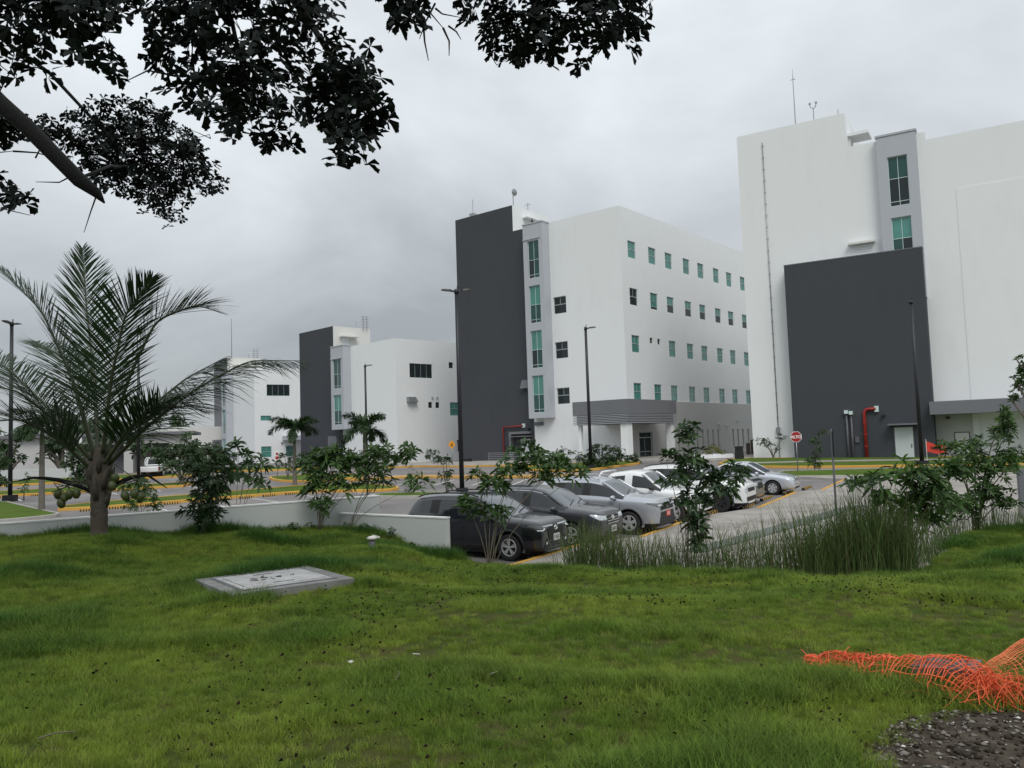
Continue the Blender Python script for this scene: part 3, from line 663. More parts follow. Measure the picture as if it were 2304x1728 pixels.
for k, z in enumerate((0.0, .9, 1.8, 2.7)): MB().lathe([(.125, -.05), (.16, -.04), (.16, .04), (.125, .05)], 10, dpt(9.02, z)).build('pipe_coupling', 'red_pipe', DB)
for x, z in ((7.72, 3.5), (8.06, 3.42)):
    pipe(DB, [dpt(x, -.8, -1.42), dpt(x, z, -1.42)], .075, 'grey_pipe', 'vent_pipe'); MB().box(x-.13, x+.13, -1.6, -1.303, z-.05, z+.22).build('pipe_cowl', 'alu_white', DB)
MB().box(8.25, 8.55, -1.42, -1.303, 1.2, 1.65).build('switch_box', 'grey_pipe', DB)
lamp_box(DB, Pd, 10.35, 3.2)
service_door(DB, Pd, 11.05, 12.3, -.35, 2.25); hood(DB, Pd, 10.7, 12.75, 2.42, .9, .13)
MB().box(13.6, 44, -2.4, -.005, 3.1, 4.05).build('entrance_canopy', 'canopy_grey', DB)
mb = MB(); mb.box(13.76, 16.2, -.05, -.004, -1, 3.1); mb.build('recess_wall', 'stucco', DB)
MB().box(16.6, 22, .2, .34, -.6, 3.1).build('roller_door', 'white_plaster', DB)
lamp_box(DB, PX(-.05), 14.6, 2.85); service_door(DB, PX(-.05), 15.0, 15.9, -.5, 1.7, 'cream_plaster')
mb = MB(); mb.tube([(4.85, .4, 27.7), (4.85, .4, 32.1)], [.05, .03], 6); mb.tube([(4.65, .4, 31.7), (5.05, .4, 31.7)], .03, 4); mb.tube([(4.85, .4, 31.9), (4.85, .4, 32.6)], .015, 4); mb.build('lightning_rod', 'galv', DB)
mb = MB(); mb.tube([(6.3, .5, 27.7), (6.3, .5, 28.9)], .035, 5); mb.tube([(6.05, .5, 29.25), (6.1, .5, 29.0), (6.3, .5, 28.85), (6.5, .5, 29.0), (6.55, .5, 29.25)], .035, 5); mb.lathe([(.02, 0), (.1, .06), (.1, .18), (.02, .22)], 8, (6.05, .5, 29.2)); mb.lathe([(.02, 0), (.1, .06), (.1, .18), (.02, .22)], 8, (6.55, .5, 29.2)); mb.build('floodlight_pair', 'galv', DB)
mb = MB(); mb.tube([(8.2, .5, 27.7), (8.2, .5, 28.3)], .03, 5); mb.build('roof_spike', 'galv', DB)
# ================================================================== VEHICLES
from mathutils.bvhtree import BVHTree
def paint(name, c, metal=0.0, rough=.22): return mat(name, c, rough, metal, coat=.8, spec=.5)
paint('paint_black', (.008, .009, .013)); paint('paint_charcoal', (.05, .052, .06), .5, .35); paint('paint_silver', (.46, .48, .52), .55, .3)
paint('paint_car_white', (.76, .77, .77)); paint('paint_light_silver', (.58, .61, .66), .45, .3); paint('paint_dark', (.02, .022, .025))
mat('car_glass', (.012, .014, .018), .05, spec=.7); mat('car_glass_clear', (.10, .115, .13), .05, spec=.8)
mat('plastic_dark', (.02, .021, .022), .6); mat('plastic_grey', (.13, .135, .14), .6); mat('tyre', (.018, .018, .019), .85); mat('chrome', (.75, .76, .78), .15, 1.0)
mat('rim_alloy', (.50, .50, .51), .35, .35); mat('rim_dark', (.06, .06, .065), .35, .6); mat('headlamp', (.62, .66, .70), .08, .3, spec=.8); mat('lamp_white', (.9, .92, .95), .2); mat('tail_red', (.42, .02, .02), .2, spec=.7)
mat('plate_red', (.62, .06, .03), .5); mat('plate_white', (.6, .6, .58), .5); mat('orange_stripe', (.62, .27, .10), .4); mat('ink_black', (.01, .01, .01), .6); mat('ink_white', (.8, .8, .78), .6)

def car_body(spec):
    """loft of cross-sections -> subdivided closed body with wheel arches cut; returns split meshes by region"""
    xs = spec['xs']; tp = spec['top']; bt = spec['belt']; W = spec['W']/2; zb0 = spec['zb']; bot = spec.get('bot')
    verts = []; faces = []; fm = []
    N = 16
    for x in xs:
        zr = interp(x, *zip(*tp)); zs = interp(x, *zip(*bt)); wf = interp(x, *zip(*spec['wid'])); wr = interp(x, *zip(*spec['roofw']))
        zb = interp(x, *zip(*bot)) if bot else zb0; w = W*wf; zs = min(zs, zr-.03); g = zr-zs
        half = [(0, zb), (w*.86, zb), (w*.975, zb+.10), (w, zb+.5*(zs-zb)), (w*.985, zs-.06), (w*.955, zs),
                (min(w*.93, wr+.06*(1 if g > .25 else .3)), zr-min(.065, g*.35)), (wr*.86, zr-.012), (0, zr+.012)]
        ring = half + [(-y, z) for y, z in reversed(half[1:8])]
        verts += [(x, y, z) for y, z in ring]
    n = len(xs)
    for i in range(n-1):
        xm = (xs[i]+xs[i+1])/2
        for k in range(N):
            a, b = i*N+k, i*N+(k+1) % N; faces.append((a, b, b+N, a+N))
            s = k if k < 8 else 15-k      # mirrored strip: 0 floor 1 sill 2.. 4 shoulder 5 greenhouse 6 roof edge 7 roof
            m = 0
            if s in (0,): m = 6
            if s == 1 and spec.get('clad', True): m = 6
            if s == 5:
                if min(w_[0] for w_ in spec['wins']) < xm < max(w_[1] for w_ in spec['wins']) and spec.get('dark_pillars', True): m = 7
                for wa, wb, mm in spec['wins']:
                    if wa <= xm <= wb: m = mm
            if s in (6, 7):
                if spec['ws'][0] <= xm <= spec['ws'][1]: m = 4
                if spec['rw'][0] <= xm <= spec['rw'][1] and s == 7: m = 5
            fm.append(m)
    faces.append(tuple(range(N))); fm.append(0); faces.append(tuple(reversed(range((n-1)*N, n*N)))); fm.append(0)
    me = bpy.data.meshes.new('tmp'); me.from_pydata(verts, [], faces); 
    for k in range(8): me.materials.append(MATS['plastic_dark'])
    me.polygons.foreach_set('material_index', fm); me.update()
    bm = bmesh.new(); bm.from_mesh(me); bmesh.ops.recalc_face_normals(bm, faces=bm.faces); bm.to_mesh(me); bm.free()
    o = bpy.data.objects.new('tmp', me); col.objects.link(o)
    sb = o.modifiers.new('s', 'SUBSURF'); sb.levels = 2; sb.render_levels = 2
    cut = []
    if spec.get('arch', True):
        mb = MB()
        for x in (spec['fx'], spec['rx']):
            for s in (-1, 1):
                y0, y1 = (W-.42, W+.2) if s > 0 else (-W-.2, -W+.42)
                mb.lathe([(.001, y0), (spec['wr']+.075, y0), (spec['wr']+.075, y1), (.001, y1)], 28, (x, 0, spec['wr']), 'Y')
        c = mb.build('cut', None); 
        for k in range(8): c.data.materials.append(MATS['plastic_dark'])
        c.data.polygons.foreach_set('material_index', [6]*len(c.data.polygons)); 
        bm = bmesh.new(); bm.from_mesh(c.data); bmesh.ops.remove_doubles(bm, verts=bm.verts, dist=.002); bmesh.ops.recalc_face_normals(bm, faces=bm.faces); bm.to_mesh(c.data); bm.free()
        md = o.modifiers.new('b', 'BOOLEAN'); md.operation = 'DIFFERENCE'; md.object = c; md.solver = 'EXACT'
        try: md.material_mode = 'INDEX'
        except Exception: pass
        cut.append(c)
    bpy.context.view_layer.update()
    dg = bpy.context.evaluated_depsgraph_get(); ev = o.evaluated_get(dg); res = bpy.data.meshes.new_from_object(ev)
    for c in cut: bpy.data.objects.remove(c)
    bpy.data.objects.remove(o)
    return res

def split_regions(res, names, parent):
    """one mesh object per region of the body"""
    V = [v.co.copy() for v in res.vertices]; out = {}
    for mi, (nm, mt) in names.items():
        # separate windows left/right so that each pane is a piece of its own
        for side in ((-1, 1) if nm.endswith('window') and nm != 'rear_window' else (0,)):
            idx = {}; v = []; f = []
            for p in res.polygons:
                if p.material_index != mi: continue
                if side and p.center.y*side < 0: continue
                q = []
                for a in p.vertices:
                    if a not in idx: idx[a] = len(v); v.append(V[a])
                    q.append(idx[a])
                f.append(q)
            if f and nm == 'window_post':
                par = list(range(len(v)))
                def find(a):
                    while par[a] != a: par[a] = par[par[a]]; a = par[a]
                    return a
                for q in f:
                    for a in q[1:]: par[find(a)] = find(q[0])
                for root in {find(q[0]) for q in f}:
                    ff = [q for q in f if find(q[0]) == root]; used = sorted({a for q in ff for a in q}); ix = {a: i for i, a in enumerate(used)}
                    link_mesh(nm, [v[a] for a in used], [[ix[a] for a in q] for q in ff], mt, parent, True)
            elif f:
                out.setdefault(nm, []).append(link_mesh(nm, v, f, mt, parent, True))
    return out

def project(bvh, poly, phi, parent, name, material, off=.006, step=.05, smooth=True, zc=0):
    """a patch given in (s, z) on a vertical plane facing direction phi (0 = front, 90 = left), laid on the body"""
    d = Vector((math.cos(phi), math.sin(phi), 0)); sx = Vector((-math.sin(phi), math.cos(phi), 0))
    b = densify(poly, step); n = len(b); pts = list(b); xs = [p.x for p in b]; ys = [p.y for p in b]; pl = [(p.x, p.y) for p in b]; ring = pl+[pl[0]]
    i = 0
    x = min(xs)
    while x < max(xs):
        y = min(ys)
        while y < max(ys):
            if in_poly(x, y, pl) and dist_poly(x, y, ring) > step*.4: pts.append(Vector((x, y)))
            y += step
        x += step
    r = delaunay_2d_cdt(pts, [(i, (i+1) % n) for i in range(n)], [], 1, 1e-6)
    v = []
    for p in r[0]:
        o = sx*p.x + Vector((0, 0, p.y)) + d*5
        hit = bvh.ray_cast(o, -d)
        v.append((hit[0] + hit[1]*off*(1 if hit[1].dot(d) > 0 else -1)) if hit[0] else None)
    f = [q for q in r[2] if all(v[k] is not None for k in q)]
    v = [a if a is not None else Vector((0, 0, .5)) for a in v]
    return link_mesh(name, v, f, material, parent, smooth)
def wheel(parent, x, y, rad, wid, rim='rim_alloy', spokes=5, style='split'):
    s = 1 if y > 0 else -1
    mb = MB(); w = wid/2; ri = rad*.66
    mb.lathe([(ri, -w*.8), (rad*.90, -w), (rad*.975, -w*.86), (rad, -w*.6), (rad, w*.6), (rad*.975, w*.86), (rad*.90, w), (ri, w*.8), (ri, -w*.8)], 32, (0, 0, 0), 'Y')
    t = mb.build('wheel', 'tyre', parent, True); t.location = (x, y, rad)
    mb = MB(); o = s*w
    mb.lathe([(ri*1.01, o*.82), (ri*.97, o*.95), (ri*.90, o*.90), (ri*.88, o*.3)], 32, (0, 0, 0), 'Y')
    for k in range(spokes):
        a = 2*math.pi*k/spokes+.3
        for da in ((-.16, .16) if style == 'split' else (0,)):
            c1 = (math.cos(a)*ri*.18, math.sin(a)*ri*.18); c2 = (math.cos(a+da)*ri*.93, math.sin(a+da)*ri*.93)
            dx, dz = c2[0]-c1[0], c2[1]-c1[1]; L = math.hypot(dx, dz); nx, nz = -dz/L, dx/L; h1, h2 = (.020, .017) if style == 'split' else (.045, .055)
            v = [(c1[0]-nx*h1, o*.86, c1[1]-nz*h1), (c1[0]+nx*h1, o*.86, c1[1]+nz*h1), (c2[0]+nx*h2, o*.93, c2[1]+nz*h2), (c2[0]-nx*h2, o*.93, c2[1]-nz*h2)]
            v += [(p[0], o*.6, p[2]) for p in v]; mb.add(v, [(0,1,2,3),(7,6,5,4),(0,4,5,1),(1,5,6,2),(2,6,7,3),(3,7,4,0)])
    mb.lathe([(.001, o*.93), (ri*.2, o*.92), (ri*.22, o*.8)], 14, (0, 0, 0), 'Y')
    mb.build('rim', rim, t)
    mb = MB(); mb.lathe([(.001, o*.35), (ri*.9, o*.35)], 24, (0, 0, 0), 'Y'); mb.lathe([(ri*.2, o*.45), (ri*.62, o*.45), (ri*.62, o*.36)], 20, (0, 0, 0), 'Y'); mb.build('brake_disc', 'plastic_dark', t)
    return t
def mirror_pair(parent, x, y, z, material, sz=(.10, .11, .075)):
    for s in (-1, 1):
        mb = MB(); mb.lathe([(.001, -1), (.5, -.93), (.85, -.6), (1, -.1), (.98, .5), (.8, .85), (.001, .98)], 12)
        v = [(p[0]*sz[0]*(.6 if p[0] > 0 else 1.0), p[2]*sz[1], p[1]*sz[2]) for p in mb.v]; mb.v = [(x+a, s*(y+.12)+b, z+c) for a, b, c in v]
        o = mb.build('wing_mirror', material, parent, True)
        MB().tube([(x+.03, s*(y-.03), z-.06), (x+.02, s*(y+.08), z-.05)], .028, 6).build('mirror_arm', 'plastic_dark', o)

def build_car(spec, label, group='cars parked along the row of bays'):
    e = empty(spec['name']); tag(e, label, spec['cat'], group, kind='thing')
    res = car_body(spec); pm = spec['paint']; W = spec['W']/2; L = spec['L']
    reg = {0: ('body', pm), 1: ('front_side_window', spec.get('glass', 'car_glass')), 2: ('rear_side_window', spec.get('glass', 'car_glass')), 3: ('quarter_window', 'car_glass'),
           4: ('windscreen', 'car_glass_clear'), 5: ('rear_window', 'car_glass'), 7: ('window_post', 'ink_black'), 6: ('sill', 'plastic_dark' if spec.get('clad', True) else pm)}
    parts = split_regions(res, reg, e)
    body = parts['body'][0]
    bvh = BVHTree.FromPolygons([v.co for v in res.vertices], [tuple(p.vertices) for p in res.polygons])
    def side(poly, nm, mt, off=.006, step=.06, par=e):
        for s in (-1, 1):
            # facing left (phi=90): s axis = -x
            q = [(-x if s > 0 else x, z) for x, z in poly]
            project(bvh, q, R(90*s), par, nm, mt, off, step)
    fx, rx, wr = spec['fx'], spec['rx'], spec['wr']
    for x in (fx, rx):
        for s in (-1, 1): wheel(e, x, s*(W-spec['tw']/2-.015), wr, spec['tw'], spec.get('rim', 'rim_alloy'), spec.get('spokes', 5), spec.get('rstyle', 'split'))
    if spec.get('flare'):
        for x in (fx, rx):
            for s in (-1, 1):
                v = []; f = []; K = 22
                for k in range(K+1):
                    a = R(-14+208*k/K)
                    for rr_, dy in ((wr+.065, -.02), (wr+.07, .022), (wr+.125, .018), (wr+.14, -.03)):
                        px, pz = x+rr_*math.cos(a), wr+rr_*math.sin(a)
                        hit = bvh.ray_cast(Vector((x+(wr+.16)*math.cos(a), s*3, wr+(wr+.16)*math.sin(a))), Vector((0, -s, 0)))
                        yy = hit[0].y if hit[0] else s*W*.97
                        if abs(yy) < W*.8: yy = s*W*.97
                        v.append((px, yy+s*dy, pz))
                for k in range(K):
                    for j in range(3): f.append((4*k+j, 4*k+4+j, 4*k+5+j, 4*k+1+j))
                link_mesh('wheel_arch', v, f, spec['flare'], e, True)
    # A pillars
    for (p, q) in spec.get('pillars', []):
        for s in (-1, 1):
            pts = []
            for t in np.linspace(0, 1, 7):
                x = p+(q-p)*t; zr = interp(x, *zip(*spec['top'])); zs = min(interp(x, *zip(*spec['belt'])), zr-.03); wrf = interp(x, *zip(*spec['roofw'])); g = zr-zs
                w = W*interp(x, *zip(*spec['wid'])); yy = min(w*.93, wrf+.06*(1 if g > .25 else .3)); pts.append((x, s*(yy-.035), zr-min(.065, g*.35)-.012))
            MB().tube(pts, .045, 8).build('pillar', spec.get('pillar_mat', pm), e, True)
    for x in spec['seams']:
        side([(x[0]-.006, x[1]), (x[0]+.006, x[1]), (x[2]+.006, x[3]), (x[2]-.006, x[3])], 'door_seam', 'ink_black', .004, .12, body)
    for x0, z0 in spec['handles']:
        side([(x0-.09, z0-.018), (x0+.09, z0-.018), (x0+.09, z0+.018), (x0-.09, z0+.018)], 'door_handle', spec.get('handle_mat', pm), .022, .06, body)
    if spec.get('mouldings'):
        for poly, mt in spec['mouldings']: side(poly, 'side_moulding', mt, .012, .2)
    for nm, poly, phi, mt, off in spec['front']:
        for s in ((-1, 1) if phi else (1,)):
            q = [((p[0]-(math.sin(R(phi))*L/2 if phi else 0))*s, p[1]) for p in poly]
            project(bvh, q, R(phi*s), e, nm, mt, off, .045)
    if spec.get('emblem'):
        z, fr = spec['emblem']; c = MB()
        hit = bvh.ray_cast(Vector((5, 0, z)), Vector((-1, 0, 0))); xx = (hit[0].x if hit[0] else L/2)+.02
        c.tube([(xx, .085*math.cos(t), z+.055*math.sin(t)) for t in np.linspace(0, 2*math.pi, 17)], .011, 6, False)
        c.tube([(xx+.004, .05*math.cos(t), z+.022+.022*math.sin(t)) for t in np.linspace(0, 2*math.pi, 13)], .009, 5, False)
        c.tube([(xx+.004, .024*math.cos(t), z+.05*math.sin(t)) for t in np.linspace(0, 2*math.pi, 13)], .009, 5, False)
        c.build('emblem', 'chrome', e, True)
    if spec.get('plate'):
        z, mt, y = spec['plate']; hit = bvh.ray_cast(Vector((5, y, z)), Vector((-1, 0, 0))); xx = hit[0].x if hit[0] else L/2
        pl = MB().box(xx+.012, xx+.03, y-.16, y+.16, z-.085, z+.085).build('number_plate', mt, e); mb = MB()
        for k in range(5):
            yy = y-.115+k*.056; mb.box(xx+.031, xx+.034, yy-.018, yy-.006, z-.04, z+.045); mb.box(xx+.031, xx+.034, yy-.005, yy+.012, z-.04+.03*(k % 2), z-.028+.03*(k % 2)); mb.box(xx+.031, xx+.034, yy-.005, yy+.012, z+.03, z+.045)
        mb.build('plate_digits', 'ink_white' if mt == 'plate_red' else 'ink_black', pl)
    mirror_pair(e, spec['mir'][0], spec['mir'][1], spec['mir'][2], spec.get('mir_mat', pm))
    if spec.get('rails'):
        x0, x1, yy = spec['rails']
        for s in (-1, 1):
            pts = []
            for t in np.linspace(0, 1, 9):
                x = x0+(x1-x0)*t; z = interp(x, *zip(*spec['top'])); pts.append((x, s*yy, z+.035*math.sin(math.pi*min(1, max(.0, t)))**.35-.01))
            MB().tube(pts, .02, 6).build('roof_rail', spec.get('rail_mat', 'plastic_dark'), e, True)
    # wipers
    for y0, y1 in ((-.45, .1), (.05, .6)):
        pts = []
        for t in (0, .5, 1):
            x = spec['ws'][1]-.02-.16*t; y = y0+(y1-y0)*t; hit = bvh.ray_cast(Vector((x, y, 3)), Vector((0, 0, -1))); pts.append((x, y, (hit[0].z if hit[0] else 1)+.02))
        MB().tube(pts, .012, 5).build('wiper', 'ink_black', e)
    MB().box(rx-.5, fx+.5, -W*.8, W*.8, .16, .34).build('underbody', 'ink_black', e)
    if spec.get('extra'): spec['extra'](e, bvh, side)
    bpy.data.meshes.remove(res)
    return e

suv_top = [(-2.24, .86), (-2.18, 1.02), (-2.06, 1.24), (-1.84, 1.52), (-1.45, 1.585), (-.6, 1.62), (.0, 1.60), (.42, 1.52), (1.16, 1.10), (1.6, 1.06), (1.95, 1.01), (2.10, .97), (2.19, .91), (2.24, .80), (2.255, .60)]
suv_belt = [(-2.24, .74), (-2.18, .92), (-2.06, 1.02), (-1.84, 1.10), (-1.1, 1.06), (0, 1.02), (1.1, 1.0), (1.16, .99), (1.6, .98), (1.95, .94), (2.10, .90), (2.19, .83), (2.24, .72), (2.255, .54)]
suv_wid = [(-2.24, .80), (-2.16, .90), (-1.9, .965), (-1.2, 1), (1.0, 1), (1.6, .99), (1.95, .965), (2.10, .925), (2.19, .87), (2.255, .80)]
suv_roofw = [(-2.24, .60), (-2.06, .60), (-1.84, .57), (-1.45, .59), (.0, .62), (.42, .60), (1.16, .72), (1.6, .74), (1.95, .72), (2.255, .66)]
suv_top = [(x, z+.065 if z > 1.12 else z+.03) for x, z in suv_top]; suv_belt = [(x, z+.03) for x, z in suv_belt]
suv_xs = [-2.24, -2.18, -2.06, -1.84, -1.66, -1.16, -1.06, -.14, -.06, .42, .66, .92, 1.16, 1.3, 1.6, 1.95, 2.10, 2.19, 2.24, 2.255]
suv_bot = [(-2.24, .46), (-2.1, .34), (-1.8, .24), (1.7, .22), (2.1, .22), (2.255, .25)]
def suv(**k):
    d = dict(name='sport_utility_car', cat='car', L=4.48, W=1.84, zb=.24, xs=suv_xs, top=suv_top, belt=suv_belt, wid=suv_wid, roofw=suv_roofw, bot=suv_bot,
             wins=[(-1.66, -1.16, 3), (-1.06, -.14, 2), (-.06, 1.16, 1)], ws=(.42, 1.16), rw=(-2.18, -1.84), fx=1.33, rx=-1.33, wr=.345, tw=.22,
             pillars=[(.36, 1.16)], seams=[(-.1, .36, -.1, 1.02), (1.0, .36, 1.06, .98), (-1.0, .45, -1.12, 1.05), (-1.0, .36, -.1, .345), (-.1, .345, 1.0, .36)],
             handles=[(-.28, .94), (-1.18+.1, .97)], mir=(.86, .86, 1.08), paint='paint_black', front=[])
    d.update(k); return d
def place_car(e, wheel_pos, spec, yaw=None):
    """put the near front wheel on wheel_pos (plan), heading HD, standing on the sloping ground"""
    h = HD; n = Vector((-h.y, h.x)); c = Vector(wheel_pos) - h*spec['fx'] + n*(spec['W']/2-.1)
    X = Vector((h.x, h.y, .0195*h.y if c.y > 21 else 0)).normalized(); up = Vector((0, -.0195, 1)).normalized(); Y = up.cross(X).normalized(); up = X.cross(Y)
    e.matrix_world = Matrix(((X.x, Y.x, up.x, c.x), (X.y, Y.y, up.y, c.y), (X.z, Y.z, up.z, gz(c.y)+.004), (0, 0, 0, 1)))

# headlamp wraps round the front corner: phi 35 degrees
s_black = suv(rails=(-1.75, .25, .60), rim='rim_alloy', spokes=5, emblem=(.80, 0), plate=(.56, 'plate_white', 0), flare='plastic_dark', front=[
    ('headlamp', [(.18, .80), (.62, .83), (.88, .90), (.86, .93), (.55, .91), (.18, .90)], 42, 'plastic_grey', .008),
    ('lamp_strip', [(.42, .805), (.50, .775), (.66, .785), (.68, .81), (.52, .80), (.45, .845)], 42, 'lamp_white', .014),
    ('lamp_strip', [(.10, .855), (.50, .865), (.50, .89), (.12, .885)], 42, 'headlamp', .014),
    ('grille', [(-.46, .82), (-.40, .60), (-.55, .50), (.55, .50), (.40, .60), (.46, .82), (.30, .86), (-.30, .86)], 0, 'ink_black', .010),
    ('lower_intake', [(-.70, .33), (.70, .33), (.55, .47), (-.55, .47)], 0, 'plastic_dark', .012),
    ('fog_lamp', [(.35, .42), (.41, .42), (.41, .48), (.35, .48)], 42, 'headlamp', .014)])
g = build_car(s_black, 'black SUV with roof rails, nearest in the row, beside the low white wall'); place_car(g, (-.19, 21.43), s_black)
for s in (-1, 1): pass
s_grey = suv(paint='paint_charcoal', rim='rim_alloy', emblem=(.80, 0), plate=(.48, 'plate_white', 0), front=[
    ('headlamp', [(.20, .74), (.62, .78), (.86, .92), (.80, .94), (.5, .89), (.22, .86)], 42, 'headlamp', .008),
    ('grille', [(-.42, .86), (-.36, .62), (.36, .62), (.42, .86)], 0, 'ink_black', .010),
    ('grille_bar', [(-.42, .80), (-.41, .77), (.41, .77), (.42, .80)], 0, 'chrome', .018), ('grille_bar', [(-.40, .73), (-.39, .70), (.39, .70), (.40, .73)], 0, 'chrome', .018), ('grille_bar', [(-.38, .66), (-.37, .63), (.37, .63), (.38, .66)], 0, 'chrome', .018),
    ('lower_intake', [(-.6, .32), (.6, .32), (.5, .44), (-.5, .44)], 0, 'plastic_dark', .012)])
def chrome_line(e, bvh, side):
    for s in (-1, 1):
        pts = []
        for x in np.linspace(-1.6, 1.10, 16):
            zr = interp(x, *zip(*suv_top)); zs = min(interp(x, *zip(*suv_belt)), zr-.03); wrf = interp(x, *zip(*suv_roofw)); g_ = zr-zs
            yy = min(.92*.93, wrf+.06*(1 if g_ > .25 else .3)); pts.append((x, s*(yy-.012), zr-min(.09, g_*.35)-.02))
        MB().tube(pts, .014, 5).build('window_trim', 'chrome', e, True)
s_grey['extra'] = chrome_line
g = build_car(s_grey, 'dark grey SUV with chrome window trim between the black and the silver SUV'); place_car(g, (1.55, 23.35), s_grey)
s_silver = suv(paint='paint_silver', L=4.6, W=1.87, wr=.36, flare='plastic_grey', rim='rim_alloy', rstyle='wide', spokes=5, emblem=(.86, 0), plate=(.60, 'plate_red', .05), rails=(-1.7, .25, .6), rail_mat='paint_silver',
    top=[(x, z+.06 if z > .7 else z) for x, z in suv_top], belt=[(x, z+.05) for x, z in suv_belt], mir=(.86, .88, 1.14), mir_mat='paint_silver', front=[
    ('headlamp', [(.16, .84), (.60, .84), (.92, .96), (.90, .99), (.5, .95), (.18, .93)], 42, 'plastic_grey', .008), ('lamp_strip', [(.25, .86), (.55, .86), (.60, .92), (.28, .91)], 42, 'headlamp', .014),
    ('grille', [(-.50, .92), (-.56, .74), (.56, .74), (.50, .92)], 0, 'ink_black', .010), ('grille_bar', [(-.52, .945), (-.52, .92), (.52, .92), (.52, .945)], 0, 'plastic_grey', .02),
    ('lower_intake', [(-.62, .50), (-.72, .30), (.72, .30), (.62, .50), (.50, .68), (-.50, .68)], 0, 'plastic_dark', .012), ('fog_intake', [(.34, .50), (.44, .48), (.46, .66), (.36, .70)], 42, 'ink_black', .010)])
g = build_car(s_silver, 'silver SUV with grey wheel arches and red front plate'); place_car(g, (3.52, 25.59), s_silver)

# double-cab pickup
pk_top = [(-2.62, .92), (-2.58, 1.0), (-.98, 1.0), (-.96, 1.02), (-.86, 1.66), (-.55, 1.77), (.2, 1.78), (.55, 1.72), (1.22, 1.16), (1.5, 1.13), (2.2, 1.08), (2.38, 1.04), (2.47, .97), (2.52, .84), (2.54, .62)]
pk_belt = [(-2.62, .86), (-2.58, .94), (-.98, .95), (-.96, .97), (-.86, 1.14), (1.1, 1.10), (1.22, 1.06), (1.5, 1.05), (2.2, 1.0), (2.38, .96), (2.47, .88), (2.52, .76), (2.54, .56)]
s_pick = suv(name='pickup_truck', cat='pickup', L=5.2, W=1.82, paint='paint_car_white', clad=False, top=pk_top, belt=pk_belt, xs=[-2.62, -2.58, -1.8, -1.0, -.96, -.86, -.74, -.06, .08, .55, .78, 1.0, 1.22, 1.34, 1.6, 2.2, 2.38, 2.47, 2.52, 2.54],
    wid=[(-2.62, .96), (-2.5, .97), (-1, .97), (1.2, 1), (2.0, .99), (2.38, .95), (2.47, .91), (2.54, .86)], roofw=[(-2.62, .80), (-.98, .80), (-.86, .62), (.55, .64), (1.22, .74), (2.2, .72), (2.54, .62)], bot=[(-2.62, .5), (-1.6, .42), (1.6, .38), (2.54, .40)],
    wins=[(-.74, -.06, 2), (.08, 1.22, 1)], ws=(.55, 1.22), rw=(-.96, -.86), fx=1.62, rx=-1.45, wr=.38, tw=.24, dark_pillars=False, pillars=[(.48, 1.22)], glass='car_glass', rim='rim_alloy', rstyle='wide', spokes=6, flare=None,
    seams=[(.02, .5, .02, 1.1), (1.14, .5, 1.18, 1.05), (-.80, .5, -.80, 1.1), (-.92, .5, -.92, 1.0)], handles=[(-.1-.08, .98), (-.72, .98)], handle_mat='plastic_dark', mir=(.92, .88, 1.20), mir_mat='plastic_dark',
    mouldings=[([(-.9, .74), (1.9, .80), (1.9, .90), (.2, .88), (-.9, .83)], 'orange_stripe')],
    front=[('headlamp', [(.30, .76), (.62, .76), (.80, .92), (.36, .92)], 40, 'headlamp', .01), ('grille', [(-.5, .92), (-.46, .70), (.46, .70), (.5, .92)], 0, 'ink_black', .01), ('lower_intake', [(-.6, .62), (-.55, .48), (.55, .48), (.6, .62)], 0, 'plastic_dark', .012)])
def bed(e, bvh, side):
    MB().box(-2.5, -1.02, -.74, .74, .80, 1.035).build('cargo_bed', 'plastic_dark', e)
    for s in (-1, 1): MB().tube([(-1.25, s*.74, .98), (-1.2, s*.70, 1.5), (-1.08, s*.60, 1.72)], .04, 8).build('sports_bar_leg', 'paint_car_white', e, True)
    MB().tube([(-1.08, -.6, 1.72), (-1.08, .6, 1.72)], .04, 8).build('sports_bar', 'paint_car_white', e, True)
    for s in (-1, 1): MB().box(-2.66, -2.60, s*.80-.07, s*.80+.07, .62, .92).build('tail_lamp', 'tail_red', e)
s_pick['extra'] = bed
pick = build_car(s_pick, 'white double-cab pickup with a light orange stripe along its side'); place_car(pick, (5.35, 27.95), s_pick)
s_wsuv = suv(paint='paint_car_white', W=1.86, wr=.37, flare='plastic_dark', rim='rim_dark', spokes=6, front=[
    ('headlamp', [(.30, .72), (.58, .72), (.60, .88), (.34, .88)], 42, 'headlamp', .010), ('grille', [(-.5, .88), (-.46, .74), (.46, .74), (.5, .88)], 0, 'ink_black', .010), ('lower_intake', [(-.66, .56), (-.62, .40), (.62, .40), (.66, .56)], 0, 'ink_black', .012)],
    top=[(x, z+.10 if z > .7 else z+.04) for x, z in suv_top], belt=[(x, z+.08) for x, z in suv_belt], mir=(.86, .88, 1.18), rails=(-1.7, .25, .6))
g = build_car(s_wsuv, 'white SUV with black lower bumper, half hidden behind the sapling'); place_car(g, (7.68, 30.76), s_wsuv)
s_dark = suv(paint='paint_dark', front=[('headlamp', [(.20, .74), (.62, .78), (.80, .90), (.5, .89), (.22, .86)], 42, 'headlamp', .008), ('grille', [(-.42, .84), (-.36, .62), (.36, .62), (.42, .84)], 0, 'ink_black', .01)],
    top=[(x, z-.12 if z > 1.1 else z) for x, z in suv_top])
g = build_car(s_dark, 'dark car almost hidden between the white SUV and the silver sedan'); place_car(g, (8.75, 33.15), s_dark)

